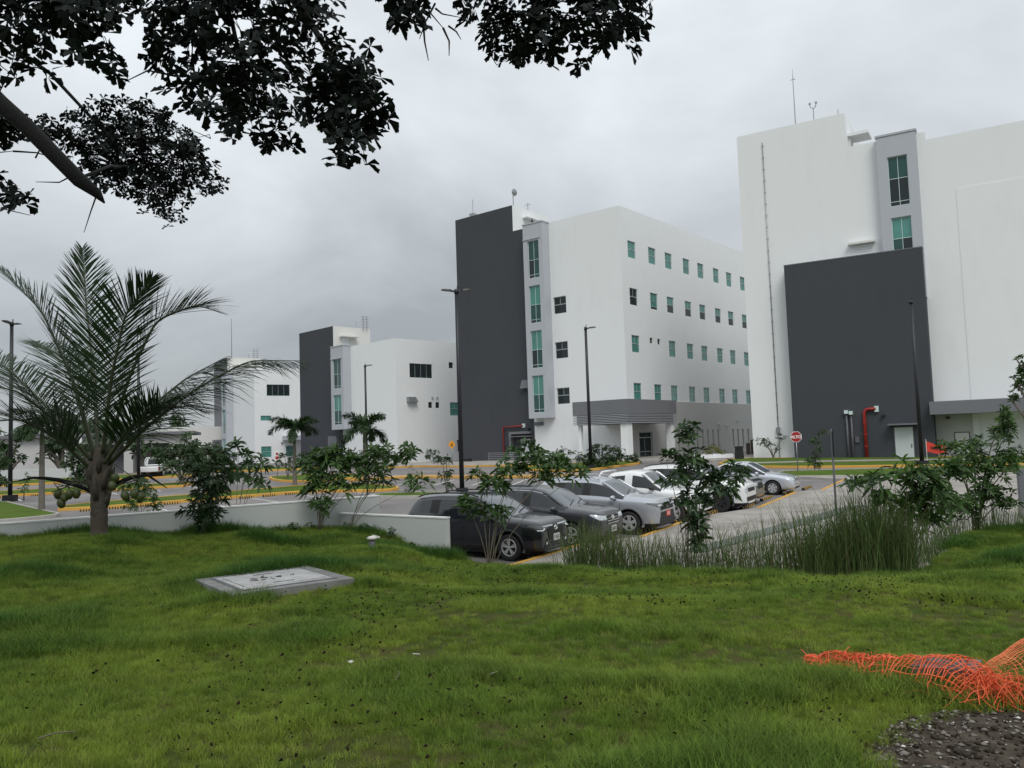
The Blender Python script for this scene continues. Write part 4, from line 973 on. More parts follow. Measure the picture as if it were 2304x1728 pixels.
# saloon
sd_top = [(-2.26, .80), (-2.2, .96), (-1.9, 1.03), (-1.62, 1.07), (-1.0, 1.38), (-.6, 1.46), (-.1, 1.48), (.25, 1.44), (1.05, .98), (1.5, .93), (1.95, .86), (2.10, .81), (2.20, .72), (2.255, .60), (2.27, .46)]
sd_belt = [(-2.26, .70), (-2.2, .88), (-1.9, .96), (-1.62, .98), (-1.0, .95), (0, .92), (1.0, .89), (1.05, .88), (1.5, .85), (1.95, .78), (2.10, .73), (2.20, .64), (2.255, .54), (2.27, .40)]
s_sed = suv(name='saloon_car', L=4.53, W=1.72, paint='paint_light_silver', clad=False, top=sd_top, belt=sd_belt, bot=[(-2.26, .36), (-1.9, .24), (1.8, .20), (2.1, .20), (2.26, .26)],
    xs=[-2.26, -2.2, -1.9, -1.62, -1.3, -1.0, -.86, -.2, -.12, .25, .5, .78, 1.05, 1.2, 1.5, 1.95, 2.10, 2.20, 2.255, 2.27], roofw=[(-2.26, .58), (-1.62, .62), (-1.0, .54), (-.1, .58), (.25, .56), (1.05, .66), (1.5, .66), (1.95, .58), (2.26, .46)],
    wins=[(-.86, -.2, 2), (-.12, 1.05, 1), (-1.3, -.98, 3)], ws=(.25, 1.05), rw=(-1.62, -1.0), fx=1.36, rx=-1.24, wr=.312, tw=.195, pillars=[(.2, 1.05)], rstyle='wide', spokes=6, mir=(.72, .80, .97), plate=(.46, 'plate_white', 0), emblem=(.72, 0),
    seams=[(-.16, .3, -.16, .93), (.92, .3, .98, .9), (-1.05, .4, -1.1, .95)], handles=[(-.32, .82), (-1.0, .84)], mouldings=[([(-.95, .52), (.95, .50), (.95, .55), (-.95, .57)], 'paint_light_silver')],
    front=[('headlamp', [(.25, .64), (.58, .66), (.84, .80), (.78, .83), (.45, .79), (.27, .74)], 42, 'headlamp', .01), ('grille', [(-.34, .75), (-.28, .62), (.28, .62), (.34, .75)], 0, 'plastic_grey', .01), ('lower_intake', [(-.5, .34), (-.42, .25), (.42, .25), (.5, .34)], 0, 'ink_black', .012)])
g = build_car(s_sed, 'light silver saloon car parked farthest in the row'); place_car(g, (11.55, 36.84), s_sed)
# the same kind of pickup far off on the left, tail towards the viewer
far = copy_tree(pick); far['label'] = 'small white pickup in the far lot behind the coconut palm, seen from behind'; far['group'] = 'cars far off by the white wall'
far.matrix_world = Matrix.Translation((-31.6, 72.3, gz(72.3)+.02)) @ Matrix.Rotation(R(100), 4, 'Z')
# ================================================================== STREET FURNITURE AND SMALL THINGS
mat('orange_net', (.80, .085, .018), .55, var=.7, vs=14, c2=(.80, .20, .07)); mat('net_faded', (.80, .24, .085), .6, var=.6, vs=20, c2=(.78, .12, .03))
mat('old_wood', (.17, .155, .14), .9, var=.7, vs=18, c2=(.09, .08, .07), bump=.3, bs=60); mat('sign_red', (.36, .012, .018), .45); mat('sign_white', (.75, .75, .74), .5); mat('sign_amber', (.72, .30, .01), .5)
mat('flag_red', (.62, .05, .035), .8); mat('twig', (.05, .04, .03), .9); mat('stone_pale', (.25, .23, .20), .95, var=.8, vs=30, c2=(.11, .10, .09), spec=.1); mat('stone_dark', (.045, .036, .028), .95, var=.6, vs=30, spec=.1)
mat('chip_white', (.62, .60, .56), .8); mat('litter', (.012, .009, .007), .9, var=.6, vs=40, c2=(.035, .022, .012), spec=.05); mat('brown_paint', (.07, .052, .04), .8); mat('grey_wall', (.16, .17, .185), .8, var=.3, vs=2); mat('steel', (.12, .12, .12), .5, .4)
mat('stained_concrete', (.27, .27, .26), .9, var=.8, vs=3.5, c2=(.11, .11, .10), bump=.25, bs=70, detail=7)
mat('lid_concrete', (.52, .515, .505), .85, var=.8, vs=4.0, c2=(.27, .265, .26), bump=.2, bs=90, detail=8)
def text_mesh(s, size, parent, material, mtx, name='lettering', bold=.0):
    cu = bpy.data.curves.new('t', 'FONT'); cu.body = s; cu.size = size; cu.align_x = 'CENTER'; cu.align_y = 'CENTER'; cu.extrude = .004; cu.offset = bold
    o = bpy.data.objects.new('t', cu); col.objects.link(o); bpy.context.view_layer.update()
    me = bpy.data.meshes.new_from_object(o.evaluated_get(bpy.context.evaluated_depsgraph_get())); bpy.data.objects.remove(o)
    me.materials.clear(); me.materials.append(MATS[material])
    t = bpy.data.objects.new(name, me); col.objects.link(t); t.parent = parent; t.matrix_local = mtx; return t
UPR = Matrix.Rotation(R(90), 4, 'X')     # text lying in xy -> standing, readable from -y

# ---- lamp posts
def lamp_post(x, y, label, arms, h=10.66, yaw=0):
    z = gz(y); e = empty('lamp_post', (x, y, z), yaw); tag(e, label, 'lamp post', 'black lamp posts around the site', kind='thing')
    MB().obox((0, 0, .12), (.3, .3, .26)).build('footing', 'black_metal', e)
    MB().tube([(0, 0, .2), (0, 0, h*.5), (0, 0, h)], [.13, .115, .10], 10).build('pole', 'black_metal', e, True)
    MB().tube([(0, 0, h-.12), (0, 0, h+.10)], [.13, .11], 10).build('pole_cap', 'black_metal', e, True)
    for a in arms:
        c, s_ = math.cos(a), math.sin(a)
        def q(r, t, zz): return (c*r-s_*t, s_*r+c*t, h+zz)
        v = []
        for r, w, z0, z1 in ((.08, .05, -.06, .04), (.22, .06, -.04, .05), (.34, .15, 0, .10), (.62, .16, .03, .11), (.80, .11, .06, .10)):
            v += [q(r, -w, z0), q(r, w, z0), q(r, w*.8, z1), q(r, -w*.8, z1)]
        f = [(0, 1, 2, 3), (19, 18, 17, 16)]
        for i in range(4):
            for k in range(4): f.append((4*i+k, 4*i+(k+1) % 4, 4*i+4+(k+1) % 4, 4*i+4+k))
        hd = link_mesh('lamp_head', v, f, 'black_metal', e)
        v = [q(.38, -.12, -.002), q(.38, .12, -.002), q(.60, .12, .022), q(.60, -.12, .022)]
        link_mesh('diffuser', v, [(0, 1, 2, 3)], 'plastic_grey', hd)
    MB().tube([(.05, .02, h+.1), (.05, .02, h+.28)], .03, 6).build('photocell', 'black_metal', e)
    return e
lamp_post(-2.76, 42.4, 'tall black double-headed lamp post rising behind the black SUV', (R(8), R(188)))
lamp_post(26.1, 52.5, 'black lamp post in front of the dark grey block, beside the red flag', (R(75),))
lamp_post(5.7, 61.2, 'black single-headed lamp post in the shrub bed before the entrance portico', (R(5),))
lamp_post(-15.6, 86.5, 'black single-headed lamp post before the second tower with two palms near it', (R(5),))
lamp_post(-30.1, 48.8, 'black lamp post at the left edge behind the coconut fronds', (R(88), R(-92)))
lamp_post(-31.5, 68.5, 'thin black lamp post seen through the coconut palm crown', (R(90),))

# ---- signs
def sign_post(e, h, r=.03, m='galv'): MB().tube([(0, 0, -.2), (0, 0, h)], r, 8).build('post', m, e, True)
e = empty('stop_sign', (17.47, 50.6, gz(50.6)+.1), R(-14)); tag(e, 'red octagonal stop sign reading ALTO on a thin post', 'sign', kind='thing'); sign_post(e, 2.35)
def octo(r, y0, y1): 
    return MB().xprism([(r*math.cos(R(22.5+45*k)), 2.12+r*math.sin(R(22.5+45*k))) for k in range(8)], y0, y1)
octo(.355, -.05, -.035).build('sign_border', 'sign_white', e); octo(.325, -.056, -.0505).build('sign_face', 'sign_red', e)
text_mesh('ALTO', .245, e, 'sign_white', Matrix.Translation((0, -.062, 2.11)) @ UPR, bold=.012)
e = empty('warning_sign', (-5.6, 73.5, gz(73.5)), R(5)); tag(e, 'amber diamond warning sign with black figure behind the tall lamp post', 'sign', kind='thing'); sign_post(e, 2.2)
MB().xprism([(.33*math.cos(R(90*k)), 1.98+.40*math.sin(R(90*k))) for k in range(4)], -.05, -.035).build('sign_face', 'sign_amber', e)
mb = MB(); mb.xprism([(-.10, 1.84), (.10, 1.84), (.05, 2.0), (-.05, 2.0)], -.056, -.0505); mb.xprism([(.045*math.cos(R(45*k)), 2.08+.05*math.sin(R(45*k))) for k in range(8)], -.057, -.0507); mb.build('pictogram', 'ink_black', e)
e = empty('small_sign', (-18.4, 63.4, gz(63.4)+.1), 0); tag(e, 'small white and red sign on a thin post by the left palm', 'sign', kind='thing'); sign_post(e, 2.15, .025)
MB().xprism([(-.17, 1.35), (.17, 1.35), (.17, 1.95), (.09, 2.12), (-.09, 2.12), (-.17, 1.95)], -.05, -.035).build('sign_face', 'sign_white', e); MB().xprism([(-.12, 1.4), (.12, 1.4), (.12, 1.62), (-.12, 1.62)], -.056, -.051).build('sign_band', 'sign_red', e); MB().xprism([(.1*math.cos(R(30*k)), 1.82+.1*math.sin(R(30*k))) for k in range(12)], -.056, -.051).build('sign_disc', 'sign_red', e)
e = empty('edge_on_sign', (9.8, 25.2, gz(25.2)+.12), R(68)); tag(e, 'grey sign plate seen edge-on on a post among the reeds', 'sign', kind='thing'); sign_post(e, 2.96, .032, 'grey_pipe')
MB().box(-.3, .3, -.06, -.035, 2.1, 2.95).build('sign_face', 'black_metal', e)
# ---- red banner flag
e = empty('banner_flag', (27.9, 55.4, gz(55.4)+.15)); tag(e, 'red banner flag with black lettering on a white pole', 'flag', kind='thing')
MB().tube([(0, 0, 0), (0, 0, 1.5)], .018, 6).build('pole', 'sign_white', e)
v = []; f = []; K = 14
def flagp(u, t): return (u*1.38, .10*math.sin(u*7)*u+.02, 1.36-.40*u**.8+(t-1)*(.72-.22*u)+.03*math.sin(u*9))
for i in range(K+1):
    for j in range(5): v.append(flagp(i/K, j/4))
fl = link_mesh('cloth', v, [(5*i+j, 5*i+5+j, 5*i+6+j, 5*i+1+j) for i in range(K) for j in range(4)], 'flag_red', e, True)
t = text_mesh('CONTRACA', .24, fl, 'ink_black', Matrix.Identity(4), bold=.006)
for vv in t.data.vertices:
    u = (vv.co.x+.76)/1.52*.78+.17; p = flagp(u, .5+vv.co.y*1.35); vv.co = (p[0], p[1]-.015-vv.co.z, p[2])
# ---- bin, planter, timber gate
e = empty('litter_bin', (18.6, 67.7, gz(67.7)+.14)); tag(e, 'black litter bin standing by the white corner of the tall building', 'bin', kind='thing')
MB().lathe([(.001, 0), (.40, 0), (.33, .9), (.33, .92), (.001, .92)], 4).build('bin_body', 'rubber_black', e); MB().lathe([(.001, .9), (.39, .9), (.39, 1.02), (.001, 1.06)], 4).build('bin_lid', 'rubber_black', e)
e = empty('round_planter', (17.1, 70.6, gz(70.6)+.14)); tag(e, 'low round white planter ring with yellow-green bush before the stucco wall', 'planter', kind='thing')
MB().lathe([(1.75, 0), (1.75, .30), (1.5, .30), (1.5, .05), (.001, .05)], 28).build('ring', 'white_plaster', e)
e = empty('timber_gate', (22.4, 74.6, gz(74.6)+.14), R(-20)); tag(e, 'brown arched gate panel between the two buildings', 'gate', kind='thing')
for k in range(7):
    x = -1.2+k*.4; MB().box(x, x+.37, -.03, .03, 0, 1.55-.5*(abs(k-3)/3)**2).build('board', 'brown_paint', e)
# ---- low grey wall on the right
e = empty('grey_wall', (15.6, 25.4, gz(25)+.1), R(-12)); tag(e, 'dark grey low wall at the right edge behind the shrubs', 'wall', kind='thing')
MB().box(0, 7, 0, .2, 0, 1.55).build('wall_body', 'grey_wall', e); MB().box(-.03, 7, -.22, .2, -.0, .42).build('plinth', 'concrete_joint', e)

# ---- wheel stops
ORD = ['first', 'second', 'third', 'fourth', 'fifth', 'sixth', 'seventh', 'eighth', 'ninth', 'tenth']
def wheel_stop():
    e = empty('wheel_stop'); tag(e, 'x', 'wheel stop', 'striped rubber wheel stops in the car bays', kind='thing')
    MB().xprism([(-.075, 0), (.075, 0), (.05, .10), (-.05, .10)], -.9, .9).build('block', 'rubber_black', e)
    for k in range(6):
        y = -.78+k*.3; MB().add([(x, y+dy, z) for x, z in ((-.078, .003), (-.052, .103), (.052, .103), (.078, .003)) for dy in (0, .14)], [(0, 1, 3, 2), (2, 3, 5, 4), (4, 5, 7, 6)]).build('stripe', 'stop_yellow', e)
    return e
ws0 = wheel_stop(); first = True
def put_stop(x, y, ang, label):
    global first
    o = ws0 if first else copy_tree(ws0); first = False
    o.location = (x, y, gz(y)+.004); o.rotation_euler = (0, 0, ang); o['label'] = label
    if 'small' in label: o.scale = (1, .42, 1)
_an = math.atan2(HD.y, HD.x)
nm = ['in front of the black SUV', 'in front of the dark grey SUV', 'in front of the silver SUV', 'in front of the white pickup', 'in front of the white SUV', 'beside the white SUV bumper', 'in front of the dark car', 'in front of the silver saloon', 'in the empty bay beyond the saloon']
for k in range(9):
    p = ROW0+ND*(2.73*k+.85)+HD*(.62+.30*k); 
    if k in (5,): p = Vector((8.9, 31.9))+ND*.2
    put_stop(p.x, p.y, _an, 'black and yellow striped wheel stop '+nm[k])
for k in range(9):
    p = I1F[0]+_d*(1.0+1.3*k)+_n*.28; put_stop(p.x, p.y, math.atan2(_n.y, _n.x), ORD[k]+' small wheel stop from the left at the palm island kerb')
for k in range(6):
    p = Vector((-3.4, 55.9))+Vector((.93, -.37))*(.3+1.3*k); put_stop(p.x+.0, p.y-.5, R(-90-20), ORD[k]+' small wheel stop from the left at the median kerb behind the cars')
for k in range(5):
    p = Vector((-33, 52.4))+Vector((.92, .38))*2.2*k+Vector((.38, -.92))*.5; put_stop(p.x, p.y, R(-68), ORD[k]+' small wheel stop from the left at the far left kerb')

# ---- concrete access chamber with lid on the lawn
e = empty('access_chamber', (-3.335, 11.24, 0), R(36.3)); tag(e, 'square concrete access chamber with a pale lid set in the lawn', 'manhole', kind='thing')
def frame(mb, a, b, z0, z1):
    for x0, x1, y0, y1 in ((-a, a, -a, -b), (-a, a, b, a), (-a, -b, -b, b), (b, a, -b, b)): mb.box(x0, x1, y0, y1, z0, z1)
mb = MB(); frame(mb, .815, .60, .7, 1.345); mb.box(-.60, .60, -.60, .60, .7, 1.30); mb.build('chamber', 'stained_concrete', e)
mb = MB(); frame(mb, .648, .605, 1.30, 1.352); mb.build('steel_frame', 'steel', e)
mb = MB(); frame(mb, .600, .535, 1.30, 1.356); mb.build('lid_rim', 'lid_concrete', e)
lid = MB().box(-.522, .522, -.522, .522, 1.30, 1.36).build('lid', 'lid_concrete', e)
for y in (-.40, .40): MB().box(-.14, .14, y-.013, y+.013, 1.355, 1.364).build('lifting_slot', 'ink_black', lid)
mb = MB(); rr = random.Random(8)
for k in range(11):
    x, y, a, l = rr.uniform(-.25, .3), rr.uniform(-.2, .15), rr.uniform(0, 6.3), rr.uniform(.04, .12); mb.tube([(x, y, 1.366), (x+l*math.cos(a), y+l*math.sin(a), 1.372)], .005, 4)
w = Matrix.Rotation(R(36.3), 4, 'Z'); tw_ = mb.build('twig_litter', 'twig'); tw_.location = (-3.335, 11.24, 0); tw_.rotation_euler = (0, 0, R(36.3)); tag(tw_, 'dry twigs and leaf bits lying on the pale chamber lid', 'twigs', kind='stuff')
# ---- sprinkler valve
zz = lawn_z(-3.15, 17.86); e = empty('sprinkler', (-3.15, 17.86, zz), .4); tag(e, 'grey sprinkler riser with white cap in the grass before the low wall', 'sprinkler', kind='thing')
MB().lathe([(.001, -.05), (.075, -.05), (.075, .17), (.06, .19), (.06, .23), (.001, .24)], 10).build('riser', 'grey_pipe', e, True)
MB().lathe([(.001, .23), (.10, .235), (.115, .27), (.06, .30), (.001, .31)], 10).build('cap', 'chip_white', e, True)
MB().obox((.09, 0, .29), (.08, .03, .02), 0, 0, .3).build('nozzle', 'chip_white', e)

# ---- gravel verge at the bottom right, stones
GRAV = [(1.0, 2.4), (1.44, 3.8), (1.72, 4.28), (2.05, 4.72), (2.38, 5.05), (2.8, 5.3), (3.3, 5.5), (3.9, 5.75), (5.2, 6.3), (8, 7.2), (12, 7.6), (12, -3), (1.0, -3)]
tag(sheet('gravel_path', GRAV, lambda x, y: lawn_z(x, y)+.012+.01*mnoise.noise((x*6, y*6, 0)), .16, 'soil'), kind='structure')
def scatter_stones(n, area, seed, smin, smax, material, name):
    r = np.random.default_rng(seed); V = []; F = []; oc = np.array([(1,0,0),(0,1,0),(-1,0,0),(0,-1,0),(0,0,1),(0,0,-1)], float); of = np.array([(0,1,4),(1,2,4),(2,3,4),(3,0,4),(1,0,5),(2,1,5),(3,2,5),(0,3,5)])
    k = 0
    while k < n:
        x, y = r.uniform(area[0], area[1]), r.uniform(area[2], area[3])
        if not in_poly(x, y, GRAV): continue
        s = smin*(smax/smin)**(r.random()**2.2); sc = s*np.array([1, r.uniform(.5, .9), r.uniform(.2, .55)]); a = r.uniform(0, 6.3)
        v = oc*sc*(1+r.uniform(-.25, .25, (6, 3))); c_, s_ = math.cos(a), math.sin(a); v = np.stack([v[:, 0]*c_-v[:, 1]*s_, v[:, 0]*s_+v[:, 1]*c_, v[:, 2]], 1)+np.array([x, y, lawn_z(x, y)+.016+sc[2]*.3]); V.append(v); F.append(of+6*k); k += 1
    o = fast_mesh(name, np.concatenate(V), np.concatenate(F), material); return tag(o, kind='stuff')
tag(scatter_stones(2600, (1.3, 5, 2.8, 6.2), 1, .006, .032, 'stone_pale', 'gravel'), 'pale grey gravel stones on the dark soil at bottom right', 'gravel')
tag(scatter_stones(2600, (1.3, 5, 2.8, 6.2), 2, .008, .036, 'stone_dark', 'gravel'), 'dark gravel and clods on the soil at bottom right', 'gravel')
tag(scatter_stones(330, (1.3, 5, 2.8, 6.2), 3, .006, .022, 'chip_white', 'gravel'), 'white chips strewn over the dark gravel', 'gravel')

# ---- orange safety netting
class Net:
    def __init__(s, seed): s.V = []; s.F = []; s.r = np.random.default_rng(seed)
    def strand(s, pts, w, up=None):
        """flat ribbon strand, 3 cm mesh netting"""
        pts = np.asarray(pts, float); n = len(pts); d = np.gradient(pts, axis=0); d /= np.linalg.norm(d, axis=1)[:, None]+1e-9
        t = s.r.normal(size=3); side = np.cross(d, np.array([0, 0, 1.])+.5*t); side /= np.linalg.norm(side, axis=1)[:, None]+1e-9
        nrm = np.cross(d, side); b = sum(len(v) for v in s.V)
        ring = [pts+side*w, pts+nrm*w*.4, pts-side*w, pts-nrm*w*.4]; v = np.stack(ring, 1).reshape(-1, 3); s.V.append(v)
        i = np.arange(n-1)[:, None]*4; k = np.arange(4)[None, :]; k2 = (k+1) % 4
        f = np.stack([i+k, i+k2, i+4+k2, i+4+k], 2).reshape(-1, 4)+b; s.F.append(f)
    def build(s, name, m, parent): return fast_mesh(name, np.concatenate(s.V), np.concatenate(s.F), m, parent, True)
def net_surface(net, S, nu, nv, wu, wv, cu=1, su=120):
    for j in range(nv):
        v = j/(nv-1)
        net.strand([S(u, v) for u in np.linspace(0, 1, su)], wu)
    for i in range(nu):
        u = i/(nu-1)
        net.strand([S(u, v) for v in np.linspace(0, 1, 26)], wv)
path = np.array([(2.24, 6.54), (2.42, 6.32), (2.58, 6.14), (2.74, 5.98), (2.88, 5.82), (2.99, 5.66), (3.05, 5.5)]); widp = [.05, .20, .26, .30, .34, .36, .30]; hgt = [.03, .09, .12, .14, .20, .22, .12]
blk = (2.97, 5.80)
def S1(u, v):
    k = u*6; i = min(5, int(k)); t = k-i; p = path[i]*(1-t)+path[i+1]*t; w = np.interp(k, range(7), widp); h = np.interp(k, range(7), hgt); d = path[i+1]-path[i]; d /= np.linalg.norm(d); n = np.array([-d[1], d[0]])
    s = (v-.5)*2; x, y = p+n*w*s*.9; z = lawn_z(x, y)+.03+h*(1-abs(s)**2.2)
    q = (x*9, y*9, v*3); j = .022+.045*math.exp(-((u-.22)/.2)**2)
    return (x+j*mnoise.noise(q), y+j*mnoise.noise((q[1], q[0], 7)), z+j*1.2*mnoise.noise((q[0], q[1], 3)))
e = empty('safety_net', (0, 0, 0)); tag(e, 'crumpled orange plastic safety netting lying across a wooden block', 'netting', 'orange netting at the gravel edge', kind='thing')
net = Net(4); net_surface(net, S1, 40, 15, .0052, .0046); net.build('mesh', 'orange_net', e)
net = Net(5); rn = np.random.default_rng(5)
for k in range(230):     # tangled heap at the end
    c = np.array([3.06+rn.normal()*.13, 5.45+rn.normal()*.08]); a = rn.uniform(0, 6.3); L = rn.uniform(.08, .24); b = rn.uniform(-2.5, 2.5); hz = max(0, rn.normal(.10, .06)); pts = []
    for t in np.linspace(-1, 1, 12):
        x = c[0]+math.cos(a+b*t*.5)*L*t; y = c[1]+math.sin(a+b*t*.5)*L*t; pts.append((x, y, lawn_z(x, y)+.02+hz*(1-t*t*.8)+.02*math.sin(5*t+k)))
    net.strand(pts, .0028)
for k in range(60):      # frayed tip
    u = rn.uniform(0, .35); p = np.array(S1(u, rn.random())); a = rn.uniform(0, 6.3); L = rn.uniform(.03, .12)
    net.strand([p+np.array([math.cos(a)*L*t, math.sin(a)*L*t, .06*t*rn.random()-.01]) for t in (0, .4, .8, 1)], .003)
net.build('tangle', 'orange_net', e)['kind'] = 'stuff'
e = empty('safety_net', (0, 0, 0)); tag(e, 'faded orange safety netting bundled over a dark bag at the right edge', 'netting', 'orange netting at the gravel edge', kind='thing')
def S2(u, v):
    x = 3.35+1.45*u; y = 6.05+.25*u+(v-.5)*(.35+.75*u); s = (v-.5)*2
    z = lawn_z(x, y)+.02+(.06+.42*math.sin(min(1, u*1.25)*1.5))*(1-abs(s)**2.0); j = .03
    return (x+j*mnoise.noise((x*7, y*7, 1)), y+j*mnoise.noise((x*7, y*7, 5)), z+j*mnoise.noise((x*7, y*7, 9)))
net = Net(6); net_surface(net, S2, 44, 22, .0045, .004, su=90); net.build('mesh', 'net_faded', e)
o = MB().lathe([(.001, 0), (.34, .02), (.37, .12), (.28, .22), (.12, .26), (.001, .27)], 14).build('dark_bag', 'rubber_black', None, True); o.location = (4.25, 6.2, lawn_z(4.25, 6.2)-.02); tag(o, 'dark sack under the faded orange netting', 'sack', kind='thing')
o = MB().obox((0, 0, .09), (.20, .13, .095)).build('wooden_block', 'old_wood'); o.location = (blk[0], blk[1], lawn_z(*blk)); o.rotation_euler = (.05, -.06, R(-38)); tag(o, 'weathered grey wooden block under the orange netting', 'block', kind='thing')
# ================================================================== VEGETATION
def leafmat(name, c, c2, rough=.45, transl=.25, vs=3.0, spec=.35):
    m = mat(name, c, rough, var=.9, vs=vs, c2=c2, spec=spec, transl=transl); return m
leafmat('leaf_sapling', (.034, .072, .022), (.060, .115, .030), transl=.22)
leafmat('leaf_young', (.075, .145, .030), (.045, .095, .025), transl=.25)
leafmat('leaf_shrub', (.022, .050, .020), (.040, .075, .025), transl=.18)
leafmat('leaf_canopy', (.011, .016, .015), (.018, .025, .020), .6, transl=.04, spec=.15)
leafmat('leaf_tree', (.030, .062, .024), (.048, .085, .030), transl=.2, vs=1.2)
leafmat('leaf_palm', (.017, .036, .016), (.032, .058, .022), .5, transl=.16, vs=1.5, spec=.2)
leafmat('leaf_foxtail', (.022, .052, .018), (.040, .078, .026), .5, transl=.2, vs=2)
leafmat('leaf_yellow', (.16, .15, .03), (.10, .12, .03), transl=.25)
leafmat('reed', (.070, .120, .034), (.11, .15, .05), .6, transl=.15, vs=6)
leafmat('reed_dry', (.16, .135, .07), (.10, .095, .05), .7, transl=.15, vs=6)
mat('bark_dark', (.007, .0068, .007), .95, var=.6, vs=9, bump=.6, bs=30); mat('bark_grey', (.17, .155, .13), .9, var=.6, vs=7, c2=(.10, .09, .075), bump=.4, bs=30)
mat('stem_pale', (.16, .14, .10), .8, var=.5, vs=12); mat('stem_green', (.06, .075, .03), .7, var=.5, vs=12); mat('palm_trunk', (.085, .072, .055), .95, var=.8, vs=10, c2=(.045, .038, .03), bump=.8, bs=26)
mat('coconut', (.060, .085, .022), .45, var=.6, vs=9, c2=(.085, .080, .03)); mat('crownshaft', (.07, .10, .04), .6, var=.5, vs=5); mat('rachis', (.045, .055, .024), .55, var=.5, vs=4)

class Fol:
    """numpy collector of leaf blades: each leaf two folded quads"""
    def __init__(s, seed): s.r = np.random.default_rng(seed); s.V = []; s.n = 0
    def leaf(s, p, d, up, L, w, droop=.25, fold=.25, ob=0.0):
        """p base, d direction, up approx normal; ob>0 = widest near the tip"""
        d = d/np.linalg.norm(d); sd = np.cross(d, up); sd /= np.linalg.norm(sd)+1e-9; n = np.cross(sd, d)
        a, b = (.28, .68) if ob == 0 else (.45, .84); wa, wb = (.75, .85) if ob == 0 else (.42, 1.0)
        q = lambda t, y: p + d*(L*t) - np.array([0, 0, 1.])*(droop*L*t*t) + sd*(y*w) + n*(fold*abs(y)*w)
        s.V.append(np.array([q(0, 0), q(a, wa*.5), q(b, wb*.5), q(1, -.03 if ob == 0 else -.16), q(a, -wa*.5), q(b, -wb*.5), q(1, .03 if ob == 0 else .16)]))
    def whorl(s, p, axis, n, L, wr, spread=1.15, droop=.3, ob=0, jit=.25):
        axis = axis/np.linalg.norm(axis); t = np.cross(axis, [.3, .7, .2]); t /= np.linalg.norm(t); b = np.cross(axis, t); a0 = s.r.uniform(0, 6.3)
        for k in range(n):
            a = a0+2*math.pi*k/n+s.r.normal()*jit; sp = spread*(1+s.r.normal()*.2); l = L*s.r.uniform(.65, 1.1)
            d = axis*math.cos(sp)+(t*math.cos(a)+b*math.sin(a))*math.sin(sp)
            s.leaf(p+s.r.normal(size=3)*L*.05, d, axis+s.r.normal(size=3)*.15, l, l*wr*s.r.uniform(.8, 1.15), droop*s.r.uniform(.4, 1.4), .25, ob)
    def build(s, name, m, parent):
        V = np.concatenate(s.V); k = len(s.V); b = (np.arange(k)*7)[:, None]
        F = np.concatenate([b+np.array([0, 1, 2, 3]), b+np.array([0, 6, 5, 4])])
        o = fast_mesh(name, V, F, m, parent, True); o['kind'] = 'stuff'; return o

def root_z(x, y):
    if in_poly(x, y, LAWN): return lawn_z(x, y)
    return gz(y)+.12
def bez(p0, p1, p2, n=6): return [tuple((1-t)**2*np.array(p0)+2*t*(1-t)*np.array(p1)+t*t*np.array(p2)) for t in np.linspace(0, 1, n)]
def plant(name, cat, label, base, blobs, leafL, wr, seed, density=1.0, lp=8, m='leaf_sapling', sm='stem_pale', stem_r=.012, ob=0, droop=.35, group=None, depth=.8, stems=3, crown='foliage', m2=None, whorl_up=.6):
    """a plant from foliage masses (dx, dy, dz, rx, rz) around the base: stems lead into each mass"""
    x0, y0, z0 = base; zr = root_z(x0, y0); e = empty(name, (x0, y0, zr)); tag(e, label, cat, group, kind='thing')
    F = Fol(seed); F2 = Fol(seed+1); r = np.random.default_rng(seed+99); dz0 = z0-zr; mb = MB()
    feet = [np.array([r.normal()*.04, r.normal()*.04, -.05]) for _ in range(stems)]
    for i, (dx, dy, dz, rx, rz) in enumerate(blobs):
        c = np.array([dx, dy+r.uniform(-.3, .3)*rx, dz+dz0]); ry = rx*depth
        n = max(5, int(density*2.6*7*(rx*rz*max(.6, ry/rx))**.80/(leafL*leafL)**.80*.36))
        foot = feet[i % stems]; top = c+np.array([0, 0, -rz*.3]); mid = np.array([foot[0]+(c[0]-foot[0])*.25, foot[1]+(c[1]-foot[1])*.25, top[2]*.62])
        p = bez(foot, mid, top, 7); mb.tube(p, list(np.linspace(stem_r, stem_r*.4, 7)), 6)
        for k in range(n):
            while True:
                q = r.uniform(-1, 1, 3)
                if q@q <= 1: break
            q = q*(.55+.45*r.random()); w = c+q*np.array([rx, ry, rz])
            ax = q*np.array([1, 1, .7])+np.array([0, 0, whorl_up])+r.normal(size=3)*.25
            (F2 if (m2 and r.random() < .3) else F).whorl(w, ax, max(3, int(lp*r.uniform(.6, 1.2))), leafL, wr, 1.05, droop, ob)
            if k % 3 == 0: mb.tube([tuple(top), tuple(top*.4+w*.6+np.array([0, 0, -.04*rz])), tuple(w)], [stem_r*.35, stem_r*.28, stem_r*.2], 4, False)
    mb.build('stem', sm, e, True); F.build(crown, m, e)
    if F2.V: F2.build('young_leaves', m2, e)
    return e
sap = dict(leafL=.28, wr=.29, lp=8, m='leaf_sapling', m2='leaf_young')
plant('shrub', 'shrub', 'dense dark-leaved shrub right of the coconut palm, in front of the white wall', (-7.34, 19.2, 1.15), [(.16, 0, 1.18, .65, .58), (-.1, 0, .67, .5, .37), (.26, 0, .66, .47, .37), (.07, 0, .31, .31, .23), (-.15, 0, 1.61, .47, .37), (.47, 0, 1.48, .42, .37)], .20, .24, 11, 1.9, 9, 'leaf_shrub', 'stem_green', .022, droop=.5, stems=5)
